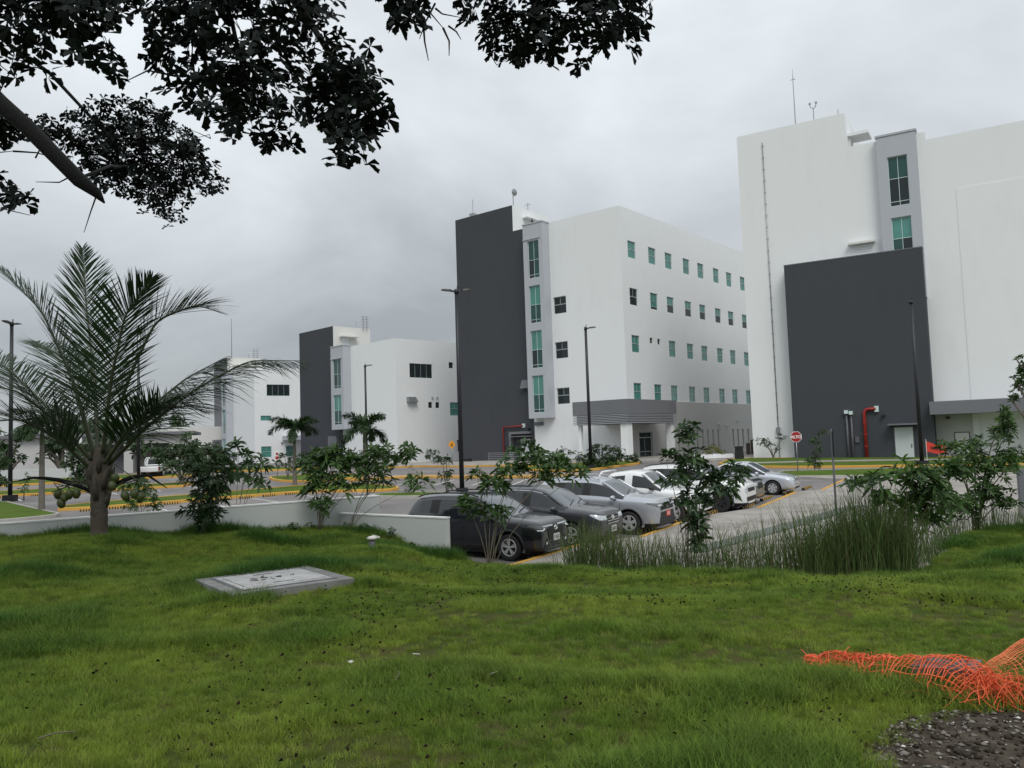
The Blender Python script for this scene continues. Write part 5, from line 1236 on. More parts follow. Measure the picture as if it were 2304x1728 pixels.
plant('sapling', 'sapling', 'broad-leaved sapling behind the white wall, right of the dark shrub', (-8.37, 24.5, 1.7), [(.41, 0, 1.17, .53, .33), (.74, 0, 1.03, .6, .37), (.21, 0, .72, .51, .37), (.54, 0, .44, .6, .37), (.15, 0, 1.58, .24, .29)], .30, .34, 12, .9, 7, 'leaf_shrub', m2='leaf_sapling')
plant('sapling', 'sapling', 'leafy sapling on three thin stems before the corner of the two white walls', (-5.07, 21.2, .98), [(-.15, 0, 1.7, .44, .4), (.31, 0, 1.57, .46, .4), (-.04, 0, 1.18, .46, .35), (.59, 0, 1.27, .4, .35), (.2, 0, 1.97, .4, .23), (.95, 0, 1.77, .4, .35), (1.47, 0, 1.87, .46, .35), (1.35, 0, 1.42, .4, .29), (.01, 0, .66, .29, .21), (.55, 0, 1.96, .35, .25)], seed=13, density=2.3, **sap)
plant('sapling', 'sapling', 'open sapling with drooping long leaves reaching right over the low white wall', (-4.45, 21.5, .92), [(1.17, 0, 1.99, .45, .26), (1.71, 0, 2.01, .42, .26), (1.4, 0, 1.72, .3, .22), (.98, 0, 1.38, .36, .3), (1.95, 0, 1.17, .33, .29)], seed=14, density=1.3, **sap)
plant('sapling', 'sapling', 'sapling on slender stems standing in front of the black SUV', (-.66, 19.4, .3), [(-.14, 0, 1.18, .34, .26), (-.51, 0, 1.35, .28, .19), (.28, 0, 1.17, .23, .19), (.14, 0, 1.85, .37, .3), (.57, 0, 2.1, .48, .3), (1.16, 0, 2.34, .51, .34), (1.63, 0, 2.22, .44, .3), (.9, 0, 2.61, .37, .21), (2.15, 0, 1.99, .3, .21), (1.35, 0, 1.92, .42, .19), (-.22, 0, 1.97, .19, .21)], seed=15, density=2.2, **sap)
plant('sapling', 'sapling', 'tall dark sapling among the reeds in front of the white pickup', (3.47, 16.8, .31), [(.12, 0, 2.84, .24, .27), (.15, 0, 2.33, .37, .29), (-.09, 0, 1.93, .41, .32), (.45, 0, 1.82, .44, .32), (.16, 0, 1.43, .5, .32), (.18, 0, 1.02, .35, .26), (.21, 0, .66, .26, .16), (-.37, 0, 2.35, .22, .22), (1.05, 0, 2.01, .29, .26), (.81, 0, 1.68, .32, .24)], .23, .38, 16, 2.1, 7, 'leaf_shrub', m2='leaf_sapling')
plant('sapling', 'sapling', 'wide sapling rising out of the tall reed clump on the right', (7.25, 15.6, .5), [(.57, 0, 1.65, .47, .34), (.2, 0, 1.75, .38, .32), (.76, 0, 1.31, .43, .3), (.33, 0, 1.19, .41, .3), (-.36, 0, 1.64, .31, .22), (-.17, 0, 1.3, .3, .24), (1.05, 0, 1.76, .3, .3), (.44, 0, .9, .3, .19), (-.78, 0, 1.58, .17, .12)], seed=17, density=2.3, **sap)
plant('shrub', 'shrub', 'big loose shrub at the right edge in front of the entrance canopy', (11.18, 20.0, .61), [(.14, 0, 1.93, .52, .44), (-.21, 0, 1.51, .49, .41), (.49, 0, 1.49, .55, .44), (.83, 0, 2.34, .35, .41), (.18, 0, .96, .49, .41), (-.17, 0, .54, .41, .31), (1.0, 0, 1.68, .38, .41), (.81, 0, 2.78, .17, .24), (-.61, 0, 2.01, .33, .22), (.6, 0, .73, .44, .33)], .20, .28, 18, 2.2, 8, 'leaf_sapling', 'stem_green', .022, m2='leaf_young', stems=5)
plant('shrub', 'shrub', 'low spreading shrub between the wide sapling and the big right shrub', (9.5, 19.2, .5), [(-.4, 0, .75, .5, .4), (.3, 0, .9, .55, .42), (.9, 0, .7, .5, .4), (0, 0, .4, .6, .3)], .19, .29, 25, 1.7, 8, 'leaf_sapling', 'stem_green', .014, m2='leaf_young', stems=5)
plant('tree', 'tree', 'tree standing beyond the right edge, one leafy branch in view', (14.92, 22.0, .39), [(-1.25, 0, 3.85, .26, .43), (-1.46, 0, 3.44, .19, .22), (-1.09, 0, 4.33, .22, .34), (-.76, 0, 3.96, .6, .72), (.11, 0, 4.29, .84, .84), (.77, 0, 3.54, .72, .72)], .15, .42, 19, .9, 8, 'leaf_sapling', 'bark_grey', .08, stems=1)
plant('small_tree', 'tree', 'small V-shaped tree against the white corner wall left of the stop sign', (21.3, 67.2, .95), [(-.95, 0, 1.61, .74, .26), (-.3, 0, 1.22, .59, .3), (.76, 0, 1.7, .67, .26), (.23, 0, .76, .33, .3), (-.66, 0, 1.38, .74, .22)], .26, .34, 20, 1.0, 6, 'leaf_shrub', 'bark_grey', .05, stems=1)
plant('sapling', 'sapling', 'bent sapling on the verge right of the stop sign', (18.77, 51.2, .59), [(.62, 0, 2.45, .45, .25), (.12, 0, 1.91, .5, .31), (.27, 0, 1.27, .45, .28), (-.15, 0, .75, .61, .34), (.03, 0, .44, .5, .28)], .24, .36, 21, 1.2, 7, 'leaf_shrub', 'stem_pale', .03, m2='leaf_sapling', stems=1)
plant('sapling', 'sapling', 'slim sapling with umbrella-like leaf tiers left of the tall lamp post', (-2.81, 34.0, .77), [(-.03, 0, 1.69, .37, .17), (-.18, 0, 1.56, .3, .17), (.11, 0, 1.15, .28, .17), (-.15, 0, 1.09, .26, .15), (-.04, 0, .6, .41, .15)], .24, .24, 22, .9, 8, 'leaf_shrub', 'stem_green', .025, m2='leaf_sapling', stems=1, droop=.7)
plant('sapling', 'sapling', 'sparse twiggy plant on the small grass patch behind the wall end', (-5.4, 42.3, .35), [(-.16, 0, .7, .3, .4), (.23, 0, .79, .3, .5), (0, 0, .37, .35, .35), (.39, 0, 1.11, .2, .3), (.1, 0, 1.5, .25, .3)], .16, .18, 23, .5, 6, 'leaf_sapling', 'stem_pale', .015, stems=5)
trees = [('round small tree in the far lot left of the farthest building', (-23.52, 58.0, .99), [(-.84, 0, 2.07, 1.2, .7), (.27, 0, 2.51, 1.27, .7), (1.05, 0, 1.69, 1.11, .79), (-.53, 0, 1.28, 1.11, .57), (-1.63, 0, 1.63, .89, .57)]),
 ('small tree on the palm island behind the dark shrub', (-18.16, 50.0, .54), [(-.25, 0, 2.58, 1.09, .68), (.56, 0, 2.14, .95, .76), (-.53, 0, 1.77, 1.04, .68), (.96, 0, 1.32, .68, .6)]),
 ('bushy small tree behind the coconut trunk on the left', (-31.08, 58.0, .77), [(-.38, 0, 1.9, .95, .63), (.57, 0, 1.55, .95, .7), (0, 0, .94, .89, .63), (.25, 0, 2.51, .89, .51), (.88, 0, .6, .79, .63)]),
 ('small tree cut by the left edge of the picture', (-29.4, 46.4, 1.15), [(-.14, 0, 1.49, .7, .5), (.23, 0, 1.85, .63, .38), (-.64, 0, 1.26, .75, .75), (.12, 0, .61, .55, .4)])]
for i, (lb, b, bl) in enumerate(trees): plant('small_tree', 'tree', lb, b, bl, .24, .42, 30+i, 2.0, 8, 'leaf_tree', 'bark_grey', .07, group='small trees in the left lots', stems=1, crown='crown')
plant('shrub', 'shrub', 'bright green shrub behind the wall just right of the coconut trunk', (-13.7, 30.0, .85), [(-.29, 0, .9, .49, .36), (.28, 0, .8, .46, .39), (0, 0, 1.21, .49, .26), (.44, 0, .39, .33, .29), (-.29, 0, .41, .36, .29)], .16, .34, 40, 1.6, 8, 'leaf_sapling', 'stem_green', m2='leaf_young', stems=5)
plant('sapling', 'sapling', 'thin young tree beside the leftmost lamp post', (-28.9, 48.2, .81), [(.05, 0, .81, .33, .38), (-.11, 0, .41, .33, .27), (.15, 0, 1.21, .22, .27)], .16, .34, 41, 1.0, 7, 'leaf_young', 'stem_pale', .02)
plant('sapling', 'sapling', 'young tree before the teal ground-floor window, right of the small sign', (-16.64, 60.0, .67), [(-.17, 0, 1.95, .59, .33), (.25, 0, 1.61, .52, .29), (-.24, 0, 1.3, .65, .23), (.24, 0, .96, .46, .2)], .22, .34, 42, 1.1, 7, 'leaf_shrub', 'stem_pale', .03, stems=1)
bed = [('loose shrub at the left end of the entrance bed', (3.69, 62.0, .9), [(-.05, 0, 1.44, .81, .34), (.61, 0, 1.15, .61, .41), (-.57, 0, 1.12, .47, .3)], .5), ('largest dark shrub of the entrance bed', (6.43, 62.0, .83), [(.06, 0, 1.56, .94, .4), (-.63, 0, 1.02, .81, .54), (.7, 0, .81, .87, .54), (.02, 0, .5, 1.14, .4)], 1.5),
 ('dark shrub right of the largest one in the entrance bed', (8.1, 64.2, .88), [(-.11, 0, 1.3, .82, .34), (.31, 0, .74, .76, .41), (-.49, 0, .53, .76, .34)], 1.5), ('small shrub at the right tip of the entrance bed', (9.7, 67.2, .87), [(.03, 0, .65, .5, .32), (-.34, 0, .37, .5, .29), (.38, 0, .28, .43, .22)], 1.4),
 ('low shrub at the front of the entrance bed', (3.4, 61.2, .6), [(-.06, 0, .97, .65, .39), (.51, 0, .63, .52, .32), (-.4, 0, .53, .45, .29)], 1.3), ('shrub by the foot of the lamp post in the entrance bed', (4.9, 60.9, .77), [(-.02, 0, .98, .46, .46), (.35, 0, .57, .52, .33)], 1.3)]
for i, (lb, b, bl, dn) in enumerate(bed): plant('shrub', 'shrub', lb, b, bl, .22, .40, 50+i, dn*1.2, 8, 'leaf_shrub', 'stem_green', .03, group='shrubs in the bed before the portico', stems=4)
plant('yellow_bush', 'bush', 'yellow-green bush growing in the round white planter', (17.1, 70.6, 1.1), [(0, 0, .8, .9, .4), (-.5, 0, .5, .6, .3), (.6, 0, .45, .7, .3)], .34, .18, 60, 1.4, 9, 'leaf_yellow', 'stem_green', stems=3)
for i in range(5):
    lx = (-15.6, -14.0, -12.2, -20.5, -9.0)[i]; ly = (83, 85.5, 81, 79, 90)[i]
    plant('shrub', 'shrub', ['shrub at the foot of the second grey tower, leftmost', 'shrub before the second tower door', 'low shrub before the second white building', 'shrub left of the second tower on the far verge', 'small shrub at the base of the second white wall'][i], (lx, ly, gz(ly)+.1), [(0, 0, 1.1, .8, .6), (.5, 0, .6, .7, .5), (-.5, 0, .6, .6, .45)], .28, .38, 70+i, 1.1, 7, 'leaf_shrub', 'stem_green', .03, group='shrubs at the second building')
# weeds along the foot of the long wall
wp = [(-8.9, 18.8), (-7.0, 20.15), (-6.45, 20.55), (-6.1, 20.8), (-5.75, 21.1), (-5.4, 21.4), (-4.5, 21.65), (-3.9, 21.15), (-3.2, 20.6), (-2.6, 20.15)]
for i, (x, y) in enumerate(wp):
    s = .8+.4*((i*37) % 10)/10
    plant('weed', 'weed', ['weed tuft left of the dark shrub at the wall', 'first weed right of the dark shrub', 'second weed right of the dark shrub', 'third weed right of the dark shrub', 'fourth weed right of the dark shrub', 'weed just left of the three-stemmed sapling', 'weed at the corner of the two walls', 'first weed along the low wall', 'second weed along the low wall', 'last weed along the low wall near its end'][i], (x, y, lawn_z(x, y)), [(0, 0, .13*s, .17*s, .12*s), (.12, 0, .10*s, .13*s, .09*s)], .085, .42, 80+i, .8, 6, 'leaf_shrub', 'stem_green', .005, group='weeds along the white walls', m2='leaf_sapling')

# ---------------------------------------------------------------- background trees beyond the left lot
for i, (x, y, h, w) in enumerate([(-116, 150, 9, 5), (-104, 158, 10, 6), (-93, 148, 8.5, 5), (-84, 160, 10, 6), (-75, 150, 9, 5.5), (-66, 158, 9.5, 5), (-127, 160, 9, 6), (-58, 112, 6.4, 3.2), (-43, 84, 4.2, 2.6), (-38.5, 86, 4.6, 2.8), (-35, 88, 4.0, 2.4), (-47.5, 86, 4.4, 2.6), (-52, 84, 3.8, 2.2)]):
    rr = random.Random(i)
    bl = [(rr.uniform(-.6, .6)*w, rr.uniform(-.4, .4)*w, h*rr.uniform(.45, .95), w*rr.uniform(.35, .55), h*rr.uniform(.12, .2)) for _ in range(9)]
    plant('background_tree', 'tree', 'dark green tree, number %s from the left in the line beyond the far lot' % ('two', 'three', 'four', 'five', 'six', 'seven', 'one', 'eight', 'eleven', 'twelve', 'thirteen', 'ten', 'nine')[i], (x, y, gz(y)), bl, .75, .5, 100+i, .9, 6, 'leaf_tree', 'bark_grey', .22, group='trees beyond the far left lot', stems=1, crown='crown')
# low white building and wall on the far left
LB = empty('low_building', (-62, 92, .9), R(16)); tag(LB, 'low grey-white building with open bays behind the coconut palm on the left', 'building', kind='thing')
facade('wall', PX(0), 0, 24, -.5, 4.4, [(12.5, 16.5, -.4, 3.4), (17.5, 21.5, -.4, 3.4)], 2.5, 'stucco', LB); MB().box(-.3, 24.3, -.8, 9, 4.4, 4.75).build('roof', 'canopy_grey', LB)
for x in (12.5, 17.5): MB().box(x, x+4, 2.3, 2.45, -.5, 3.4).build('shutter', 'mid_plaster', LB)
for x in (10.2, 11.9): MB().box(x, x+.25, -.7, -.45, -.5, 4.4).build('post', 'white_plaster', LB)
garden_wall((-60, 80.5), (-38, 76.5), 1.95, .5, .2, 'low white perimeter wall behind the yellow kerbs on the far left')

# ---------------------------------------------------------------- palms
def frond(name, pts, parent, leafL, npair, wl, mrach, mleaf, seed, droop=.5, v=.35, r0=.035, plume=False):
    """pinnate frond along a curve; leaflets in two ranks (or all round when plume)"""
    r = np.random.default_rng(seed); P = np.array(pts, float); k = len(P)
    tt = np.linspace(0, k-1, 40); C = np.stack([np.interp(tt, range(k), P[:, i]) for i in range(3)], 1)
    for _ in range(5): C[1:-1] = .5*C[1:-1]+.25*(C[2:]+C[:-2])
    fr = MB().tube([tuple(c) for c in C], list(np.linspace(r0, .005, 40)), 6).build(name, mrach, parent, True)
    V = []; F = []; b = 0
    T = np.gradient(C, axis=0); T /= np.linalg.norm(T, axis=1)[:, None]
    for i in range(npair):
        s = .16+.84*i/(npair-1); x = s*39; j = int(min(38, x)); f = x-j; p = C[j]*(1-f)+C[j+1]*f; t = T[j]
        sd = np.cross(t, [0, 0, 1.]); sd /= np.linalg.norm(sd)+1e-9; n = np.cross(sd, t)
        L0 = leafL*(math.sin(math.pi*min(1, .18+.72*s))**.7)*(1 if s < .8 else 1-.55*(s-.8)/.2)
        for sg in ((-1, 1) if not plume else (-1, 1, -1, 1)):
            L = L0*r.uniform(.9, 1.08); ang = (.95-.35*s)+r.normal()*.06; lift = (v+r.normal()*.10) if not plume else r.uniform(-1.2, 1.2)
            d = t*math.cos(ang)+(sd*sg*math.cos(lift)+n*math.sin(lift))*math.sin(ang)
            w = wl*r.uniform(.8, 1.15); q = []
            wd = np.cross(d, n); wd /= np.linalg.norm(wd)+1e-9; dr = droop*r.uniform(.5, 1.5)
            for u, ww in ((0, .55), (.35, 1), (.7, .75), (1, .04)):
                c = p+d*L*u-np.array([0, 0, 1.])*dr*L*u*u; q += [c+wd*w*ww, c-wd*w*ww]
            V.append(np.array(q)); F.append(b+np.array([(0, 1, 3, 2), (2, 3, 5, 4), (4, 5, 7, 6)])); b += 8
    lf = fast_mesh('leaflets', np.concatenate(V), np.concatenate(F), mleaf, fr, True); lf['kind'] = 'stuff'
    return fr
CB = (-8.92, 17.56, 1.37); cp = empty('coconut_palm', CB); tag(cp, 'young coconut palm with wide fronds and green coconuts before the white wall', 'palm', kind='thing')
prof = [(.24, -.15), (.20, .05)] + [(.165+.012*(k % 2), .12+.075*k) for k in range(12)] + [(.18, 1.05), (.21, 1.2), (.17, 1.5), (.08, 1.9)]
MB().lathe(prof, 18).build('trunk', 'palm_trunk', cp, True)
rr = random.Random(2)
for k in range(12):     # old leaf bases hugging the trunk
    a = k*2.4; z = .75+.07*k; MB().tube([(.13*math.cos(a), .13*math.sin(a), z-.1), (.20*math.cos(a), .20*math.sin(a), z+.14), (.30*math.cos(a), .30*math.sin(a), z+.42)], [.07, .055, .02], 6).build('leaf_base', 'palm_trunk', cp, True)
FR = [[(-.11, 0, 1.68), (-.4, -.3, 3.3), (-1.02, -.4, 4.83), (-1.91, -.5, 5.79)], [(-.08, .1, 1.77), (-.42, .6, 3.46), (-.75, .9, 5.03), (-.91, 1.0, 6.5)], [(.13, -.1, 1.77), (.5, -.5, 3.31), (.98, -.9, 4.6), (1.62, -1.1, 5.3)], [(.16, 0, 1.67), (.45, .3, 3.31), (1.0, .5, 4.7), (1.9, .5, 5.02), (2.55, .4, 4.78)],
 [(.11, .2, 1.62), (.47, 1.0, 2.65), (1.17, 1.8, 3.5), (1.93, 2.2, 4.0)], [(.26, -.1, 1.53), (1.2, -.4, 2.3), (2.27, -.5, 3.05), (3.4, -.5, 3.62), (4.52, -.5, 3.57)], [(-.12, -.1, 1.63), (-.56, -.6, 2.44), (-1.16, -1.0, 3.09), (-1.94, -1.2, 3.28)], [(-.23, .1, 1.58), (-1.43, .6, 2.8), (-2.71, 1.2, 3.79), (-3.8, 1.6, 4.29)],
 [(-.12, -.2, 1.49), (-.42, -.9, 2.15), (-.9, -1.4, 2.5), (-1.6, -1.8, 2.42)], [(.05, -.2, 1.77), (.14, -.7, 3.22), (.30, -1.2, 4.5), (.75, -1.9, 4.75)], [(.05, .2, 1.57), (.3, 1.2, 2.57), (.7, 2.0, 3.02), (1.3, 2.6, 2.7)], [(-.18, .2, 1.68), (-1.06, 1.2, 3.01), (-2.03, 2.2, 4.18), (-3.15, 3.0, 4.65)],
 [(.2, -.2, 1.55), (.9, -.5, 2.3), (1.6, -.8, 2.7), (2.4, -1.1, 2.6)], [(-.06, .2, 1.82), (-.14, 1.0, 3.59), (.1, 1.8, 5.0), (.35, 2.4, 5.6)], [(-.28, .3, 1.77), (-.7, .8, 3.29), (-1.1, 1.4, 4.5), (-1.5, 1.9, 5.2)]]
for i, p in enumerate(FR[:9]+FR[10:13]): frond('frond', p, cp, 1.25, 86, .0165, 'rachis', 'leaf_palm', 200+i, droop=.10 if i not in (4, 5) else .35, v=.25 if i not in (4, 5) else -.1, r0=.045)
for i, p in enumerate([[(-.16, 0, .95), (-.7, -.1, 1.28), (-1.3, -.2, 1.30), (-1.75, -.2, 1.22)], [(.22, 0, .98), (.65, -.1, 1.30), (1.1, -.1, 1.26), (1.5, -.1, .98)]]):
    MB().tube(bez(p[0], p[1], p[2], 6)+[p[3]], [.035, .05, .055, .05, .04, .03, .008], 6).build('flower_sheath', 'bark_dark', cp, True)
for i, c in enumerate([(-.74, -.26, .94), (-.6, -.26, .88), (-.48, -.3, .93), (-.67, -.26, .75), (-.37, -.22, .94), (.68, -.26, .86), (.87, -.26, .9), (.99, -.22, .82), (.42, -.16, 1.24), (.38, -.2, 1.08)]):
    o = MB().lathe([(.001, -.115), (.05, -.10), (.082, -.04), (.086, .02), (.066, .075), (.03, .10), (.001, .105)], 10).build('coconut', 'coconut', cp, True); o.location = c; o.rotation_euler = (rr.uniform(-.5, .5), rr.uniform(-.5, .5), 0)
    t = MB().tube([tuple(Vector((.1 if c[0] > 0 else -.1, 0, 1.1))-Vector(c)), tuple(Vector((c[0]*.3, -.1, .25)).lerp(Vector((0, 0, .3)), .5)), (0, 0, .12)], .012, 4).build('fruit_stalk', 'rachis', o)
    t.rotation_euler = (0, 0, 0)
# foxtail palms
def foxtail(x, y, ht, label, seed, sc=1.0):
    e = empty('foxtail_palm', (x, y, gz(y)+.14)); tag(e, label, 'palm', 'foxtail palms on the islands', kind='thing')
    MB().lathe([(.17, -.1), (.145, .2), (.13, ht*.5), (.115, ht*.9), (.10, ht), (.001, ht)], 12).build('trunk', 'bark_grey', e, True)
    MB().lathe([(.11, ht-.02), (.12, ht+.15), (.09, ht+.6), (.05, ht+.95), (.001, ht+1.0)], 10).build('crownshaft', 'crownshaft', e, True)
    r = random.Random(seed); n = 10
    for k in range(n):
        a = 2*math.pi*k/n+r.uniform(-.2, .2); el = r.uniform(.5, 1.25) if k % 3 else r.uniform(1.1, 1.4); L = 1.9*sc*r.uniform(.9, 1.1); p = [(0, 0, ht+.75)]
        for i in range(1, 5): 
            ee = el-1.9*(i/4)**1.4*(.75 if el > 1 else 1); q = p[-1]; p.append((q[0]+math.cos(a)*math.cos(ee)*L/4, q[1]+math.sin(a)*math.cos(ee)*L/4, q[2]+math.sin(ee)*L/4))
        frond('frond', p, e, .56*sc, 40, .034, 'rachis', 'leaf_foxtail', seed*20+k, droop=.25, r0=.025, plume=True)
    return e
foxtail(-14.23, 52.9, 2.7, 'foxtail palm on the island left of the second tower lamp post', 7, 1.0)
foxtail(-9.34, 51.1, 2.6, 'foxtail palm on the island before the second white building', 8, 1.05)
foxtail(-23.3, 40.3, 3.2, 'foxtail palm left of the coconut trunk, crown behind the fronds', 9, 1.0)

# ---------------------------------------------------------------- reeds
def reed_clump(x, y, n, h, spread, label, seed, dry=.12, lean=.16):
    e = empty('reed_clump', (x, y, root_z(x, y)-.02)); tag(e, label, 'reeds', 'reed clumps along the lawn edge', kind='thing'); r = np.random.default_rng(seed)
    n = int(n*(1.6 if h > 1.3 else (1.5 if x < 2.2 else 1.0)))
    for nm, m, cnt in (('stems', 'reed', int(n*(1-dry))), ('dry_stems', 'reed_dry', int(n*dry)+1)):
        V = []; F = []; b = 0
        for k in range(cnt):
            px, py = r.normal()*spread*.5, r.normal()*spread*.4; hh = h*(r.uniform(.35, .85) if r.random() < .55 else r.uniform(.7, 1.2)); lx, ly = r.normal()*lean*hh+px*.35, r.normal()*lean*hh+py*.35; a = r.uniform(0, 3.14); w = .0055*r.uniform(.7, 1.3); cx, cy = math.cos(a)*w, math.sin(a)*w; q = []
            for u, ww in ((0, 1), (.4, .95), (.75, .8), (1, .3)):
                c = (px+lx*u**1.5, py+ly*u**1.5, hh*(u-.08*u*u)); q += [(c[0]+cx*ww, c[1]+cy*ww, c[2]), (c[0]-cx*ww, c[1]-cy*ww, c[2])]
            V.append(np.array(q)); F.append(b+np.array([(0, 1, 3, 2), (2, 3, 5, 4), (4, 5, 7, 6)])); b += 8
        o = fast_mesh(nm, np.concatenate(V), np.concatenate(F), m, e); o['kind'] = 'stuff'
    return e
RC = [(1.45, 18.15, 300, 1.15, .42), (2.05, 17.75, 280, 1.05, .40), (2.65, 17.35, 240, 1.0, .42), (3.2, 17.0, 230, 1.0, .42), (3.8, 16.7, 230, 1.0, .42), (4.4, 16.4, 250, 1.05, .45), (5.0, 16.15, 240, 1.1, .45), (5.6, 15.95, 280, 1.35, .42), (6.15, 15.8, 520, 1.6, .40), (6.7, 15.65, 560, 1.65, .42), (7.2, 15.6, 420, 1.4, .42), (9.3, 18.4, 160, .9, .4), (10.6, 20.1, 260, 1.1, .5), (11.9, 20.5, 300, 1.2, .5), (13.1, 20.5, 260, 1.1, .5)]
ordn = ['first', 'second', 'third', 'fourth', 'fifth', 'sixth', 'seventh', 'eighth', 'ninth', 'tenth', 'eleventh', 'twelfth', 'thirteenth', 'fourteenth', 'fifteenth']
for i, (x, y, n, h, sp) in enumerate(RC): reed_clump(x, y, n, h, sp, ordn[i]+' clump of upright green reeds from the left along the lawn edge', 300+i, .15 if i < 8 else .08)

# ---------------------------------------------------------------- big tree overhead
OT = (-12.5, 6.2); tz = lawn_z(*OT)
ot = empty('overhanging_tree', (OT[0], OT[1], tz)); tag(ot, 'large dark tree overhanging the lawn, limb and leaf rosettes at top left', 'tree', kind='thing')
def W(p): return (p[0]-OT[0], p[1]-OT[1], p[2]-tz)
MB().tube([W((OT[0], OT[1], tz-.2)), W((OT[0]+.05, OT[1], tz+1.2)), W((OT[0]+.2, OT[1]+.1, tz+4)), W((OT[0]+.3, OT[1]+.3, tz+8.5)), W((OT[0]+.2, OT[1]+.2, tz+12))], [.55, .42, .36, .28, .12], 14).build('trunk', 'bark_dark', ot, True)
fork = (OT[0]+.3, OT[1]+.3, tz+7.9)
MB().tube([W(fork), W((-9.5, 8.2, 9.9)), W((-7.2, 8.9, 8.6)), W((-6.02, 9, 7.46)), W((-5.71, 9, 7.13)), W((-5.4, 9, 6.84)), W((-5.1, 9, 6.52)), W((-4.8, 9, 6.2)), W((-4.6, 9, 6.04)), W((-4.52, 9, 5.93))], [.2, .16, .115, .098, .096, .092, .088, .084, .055, .010], 12).build('limb', 'bark_dark', ot, True)
LM = [[fork, (-9, 7.2, 10.6), (-5.5, 7.4, 9.4), (-3.2, 7.9, 8.6), (-2.2, 8.0, 7.9), (-1.7, 7.9, 7.0), (-1.5, 7.8, 6.2)], [fork, (-8, 8.2, 11.2), (-3, 8.4, 10.2), (-.2, 8.6, 9.0), (.8, 8.6, 8.2), (1.1, 8.6, 7.5)], [fork, (-9, 6.8, 9.8), (-6.2, 7.3, 8.6), (-4.6, 7.5, 7.9), (-3.9, 7.5, 7.1)], [fork, (-9, 11, 10.5), (-7.2, 12.6, 9.2), (-6.2, 13, 8.0), (-5.4, 13, 7.7)],
      [fork, (-9, 3, 11.5), (-5, 1, 11), (-1, 0, 10.6), (2, 0, 10)], [fork, (-13, 1, 11.5), (-12, -4, 11), (-9, -7, 10)], [fork, (-15, 8, 11.5), (-18, 9, 11), (-21, 9, 10)], [(-3.2, 7.9, 8.6), (-2.8, 8.2, 7.6), (-2.6, 8.2, 6.6)], [(-4.8, 9.05, 6.25), (-5.2, 10.5, 6.9), (-6.0, 12.5, 7.6), (-6.6, 13, 8.0)]]
for i, p in enumerate(LM):
    k = len(p); MB().tube([W(q) for q in p], list(np.linspace((.10, .10, .09, .05, .16, .16, .16, .04, .022)[i], .012, k)), 8).build('branch', 'bark_dark', ot, True)
tw = MB(); r = np.random.default_rng(77)
def twig(a, b, r0=.012, kink=.12):
    a, b = np.array(a), np.array(b); m = (a+b)/2+r.normal(size=3)*np.linalg.norm(b-a)*kink; tw.tube([W(tuple(a)), W(tuple(m)), W(tuple(b))], [r0, r0*.7, r0*.3], 4, False)
CL = [('A', 7.5, .8, 135, .152, [(-5.28, 7.75), (-3.54, 7.69), (-3.49, 7.34), (-3.58, 7.17), (-3.75, 7.19), (-3.56, 6.77), (-3.75, 6.73), (-3.96, 6.72), (-4.04, 6.88), (-4.13, 7.03), (-4.3, 6.95), (-4.51, 6.98), (-4.37, 6.8), (-4.57, 6.74), (-4.76, 6.77), (-5.27, 6.96)]),
 ('B', 8.2, 1.0, 345, .146, [(-3.82, 8.12), (-1.68, 8.05), (-1.64, 7.51), (-1.88, 7.47), (-2.02, 7.34), (-1.97, 7.14), (-2.03, 6.65), (-2.22, 6.3), (-2.63, 6.24), (-2.95, 6.25), (-3.04, 6.4), (-2.99, 6.66), (-3.18, 6.71), (-3.43, 6.74), (-3.54, 6.96), (-3.68, 7.11), (-3.59, 7.39), (-3.68, 7.63)]),
 ('D', 7.8, .6, 112, .146, [(-1.92, 7.13), (-1.61, 7.25), (-1.48, 7.09), (-1.26, 7.02), (-1.14, 6.6), (-1.08, 6.24), (-1.23, 6.2), (-1.3, 6.05), (-1.44, 5.83), (-1.59, 5.79), (-1.87, 5.96), (-1.63, 6.04), (-1.76, 6.22), (-1.89, 6.27), (-1.93, 6.47), (-1.7, 6.76)]),
 ('E', 7.6, .4, 34, .16, [(-1.17, 7.67), (-.72, 7.65), (-.75, 7.25), (-.77, 7.14), (-.84, 7.06), (-.92, 7.08), (-1.05, 7.2), (-1.13, 7.31)]),
 ('F', 8.6, .8, 250, .146, [(-.49, 8.24), (1.75, 8.17), (1.68, 7.76), (1.52, 7.37), (1.36, 7.57), (1.18, 7.33), (1.07, 7.18), (.88, 7.14), (.77, 7.44), (.66, 7.2), (.45, 7.25), (.16, 7.29), (.06, 7.39), (-.15, 7.42), (-.27, 7.65), (-.41, 7.68)]),
 ('G', 13, 1.3, 720, .115, [(-7.33, 8.45), (-6.79, 8.64), (-5.84, 8.78), (-5.4, 8.65), (-5.04, 8.3), (-4.68, 7.62), (-4.83, 7.36), (-5.26, 7.38), (-5.44, 7.02), (-5.63, 6.77), (-5.81, 7.07), (-6.13, 7.33), (-6.42, 7.31), (-6.68, 7.61), (-7.08, 8.07)]),
 ('H', 10, .3, 16, .16, [(-6.56, 6.73), (-6.22, 6.68), (-6.05, 6.49), (-5.87, 6.31), (-5.91, 6.2), (-6.11, 6.23), (-6.33, 6.47), (-6.56, 6.45)]),
 ('I', 10, .4, 60, .14, [(-6.68, 7.48), (-6.01, 7.37), (-5.61, 7.24), (-5.67, 7.1), (-6.0, 7.17), (-6.23, 7.01), (-6.67, 7.02)])]
Fo = Fol(9); orr = np.array([OT[0], OT[1], tz])
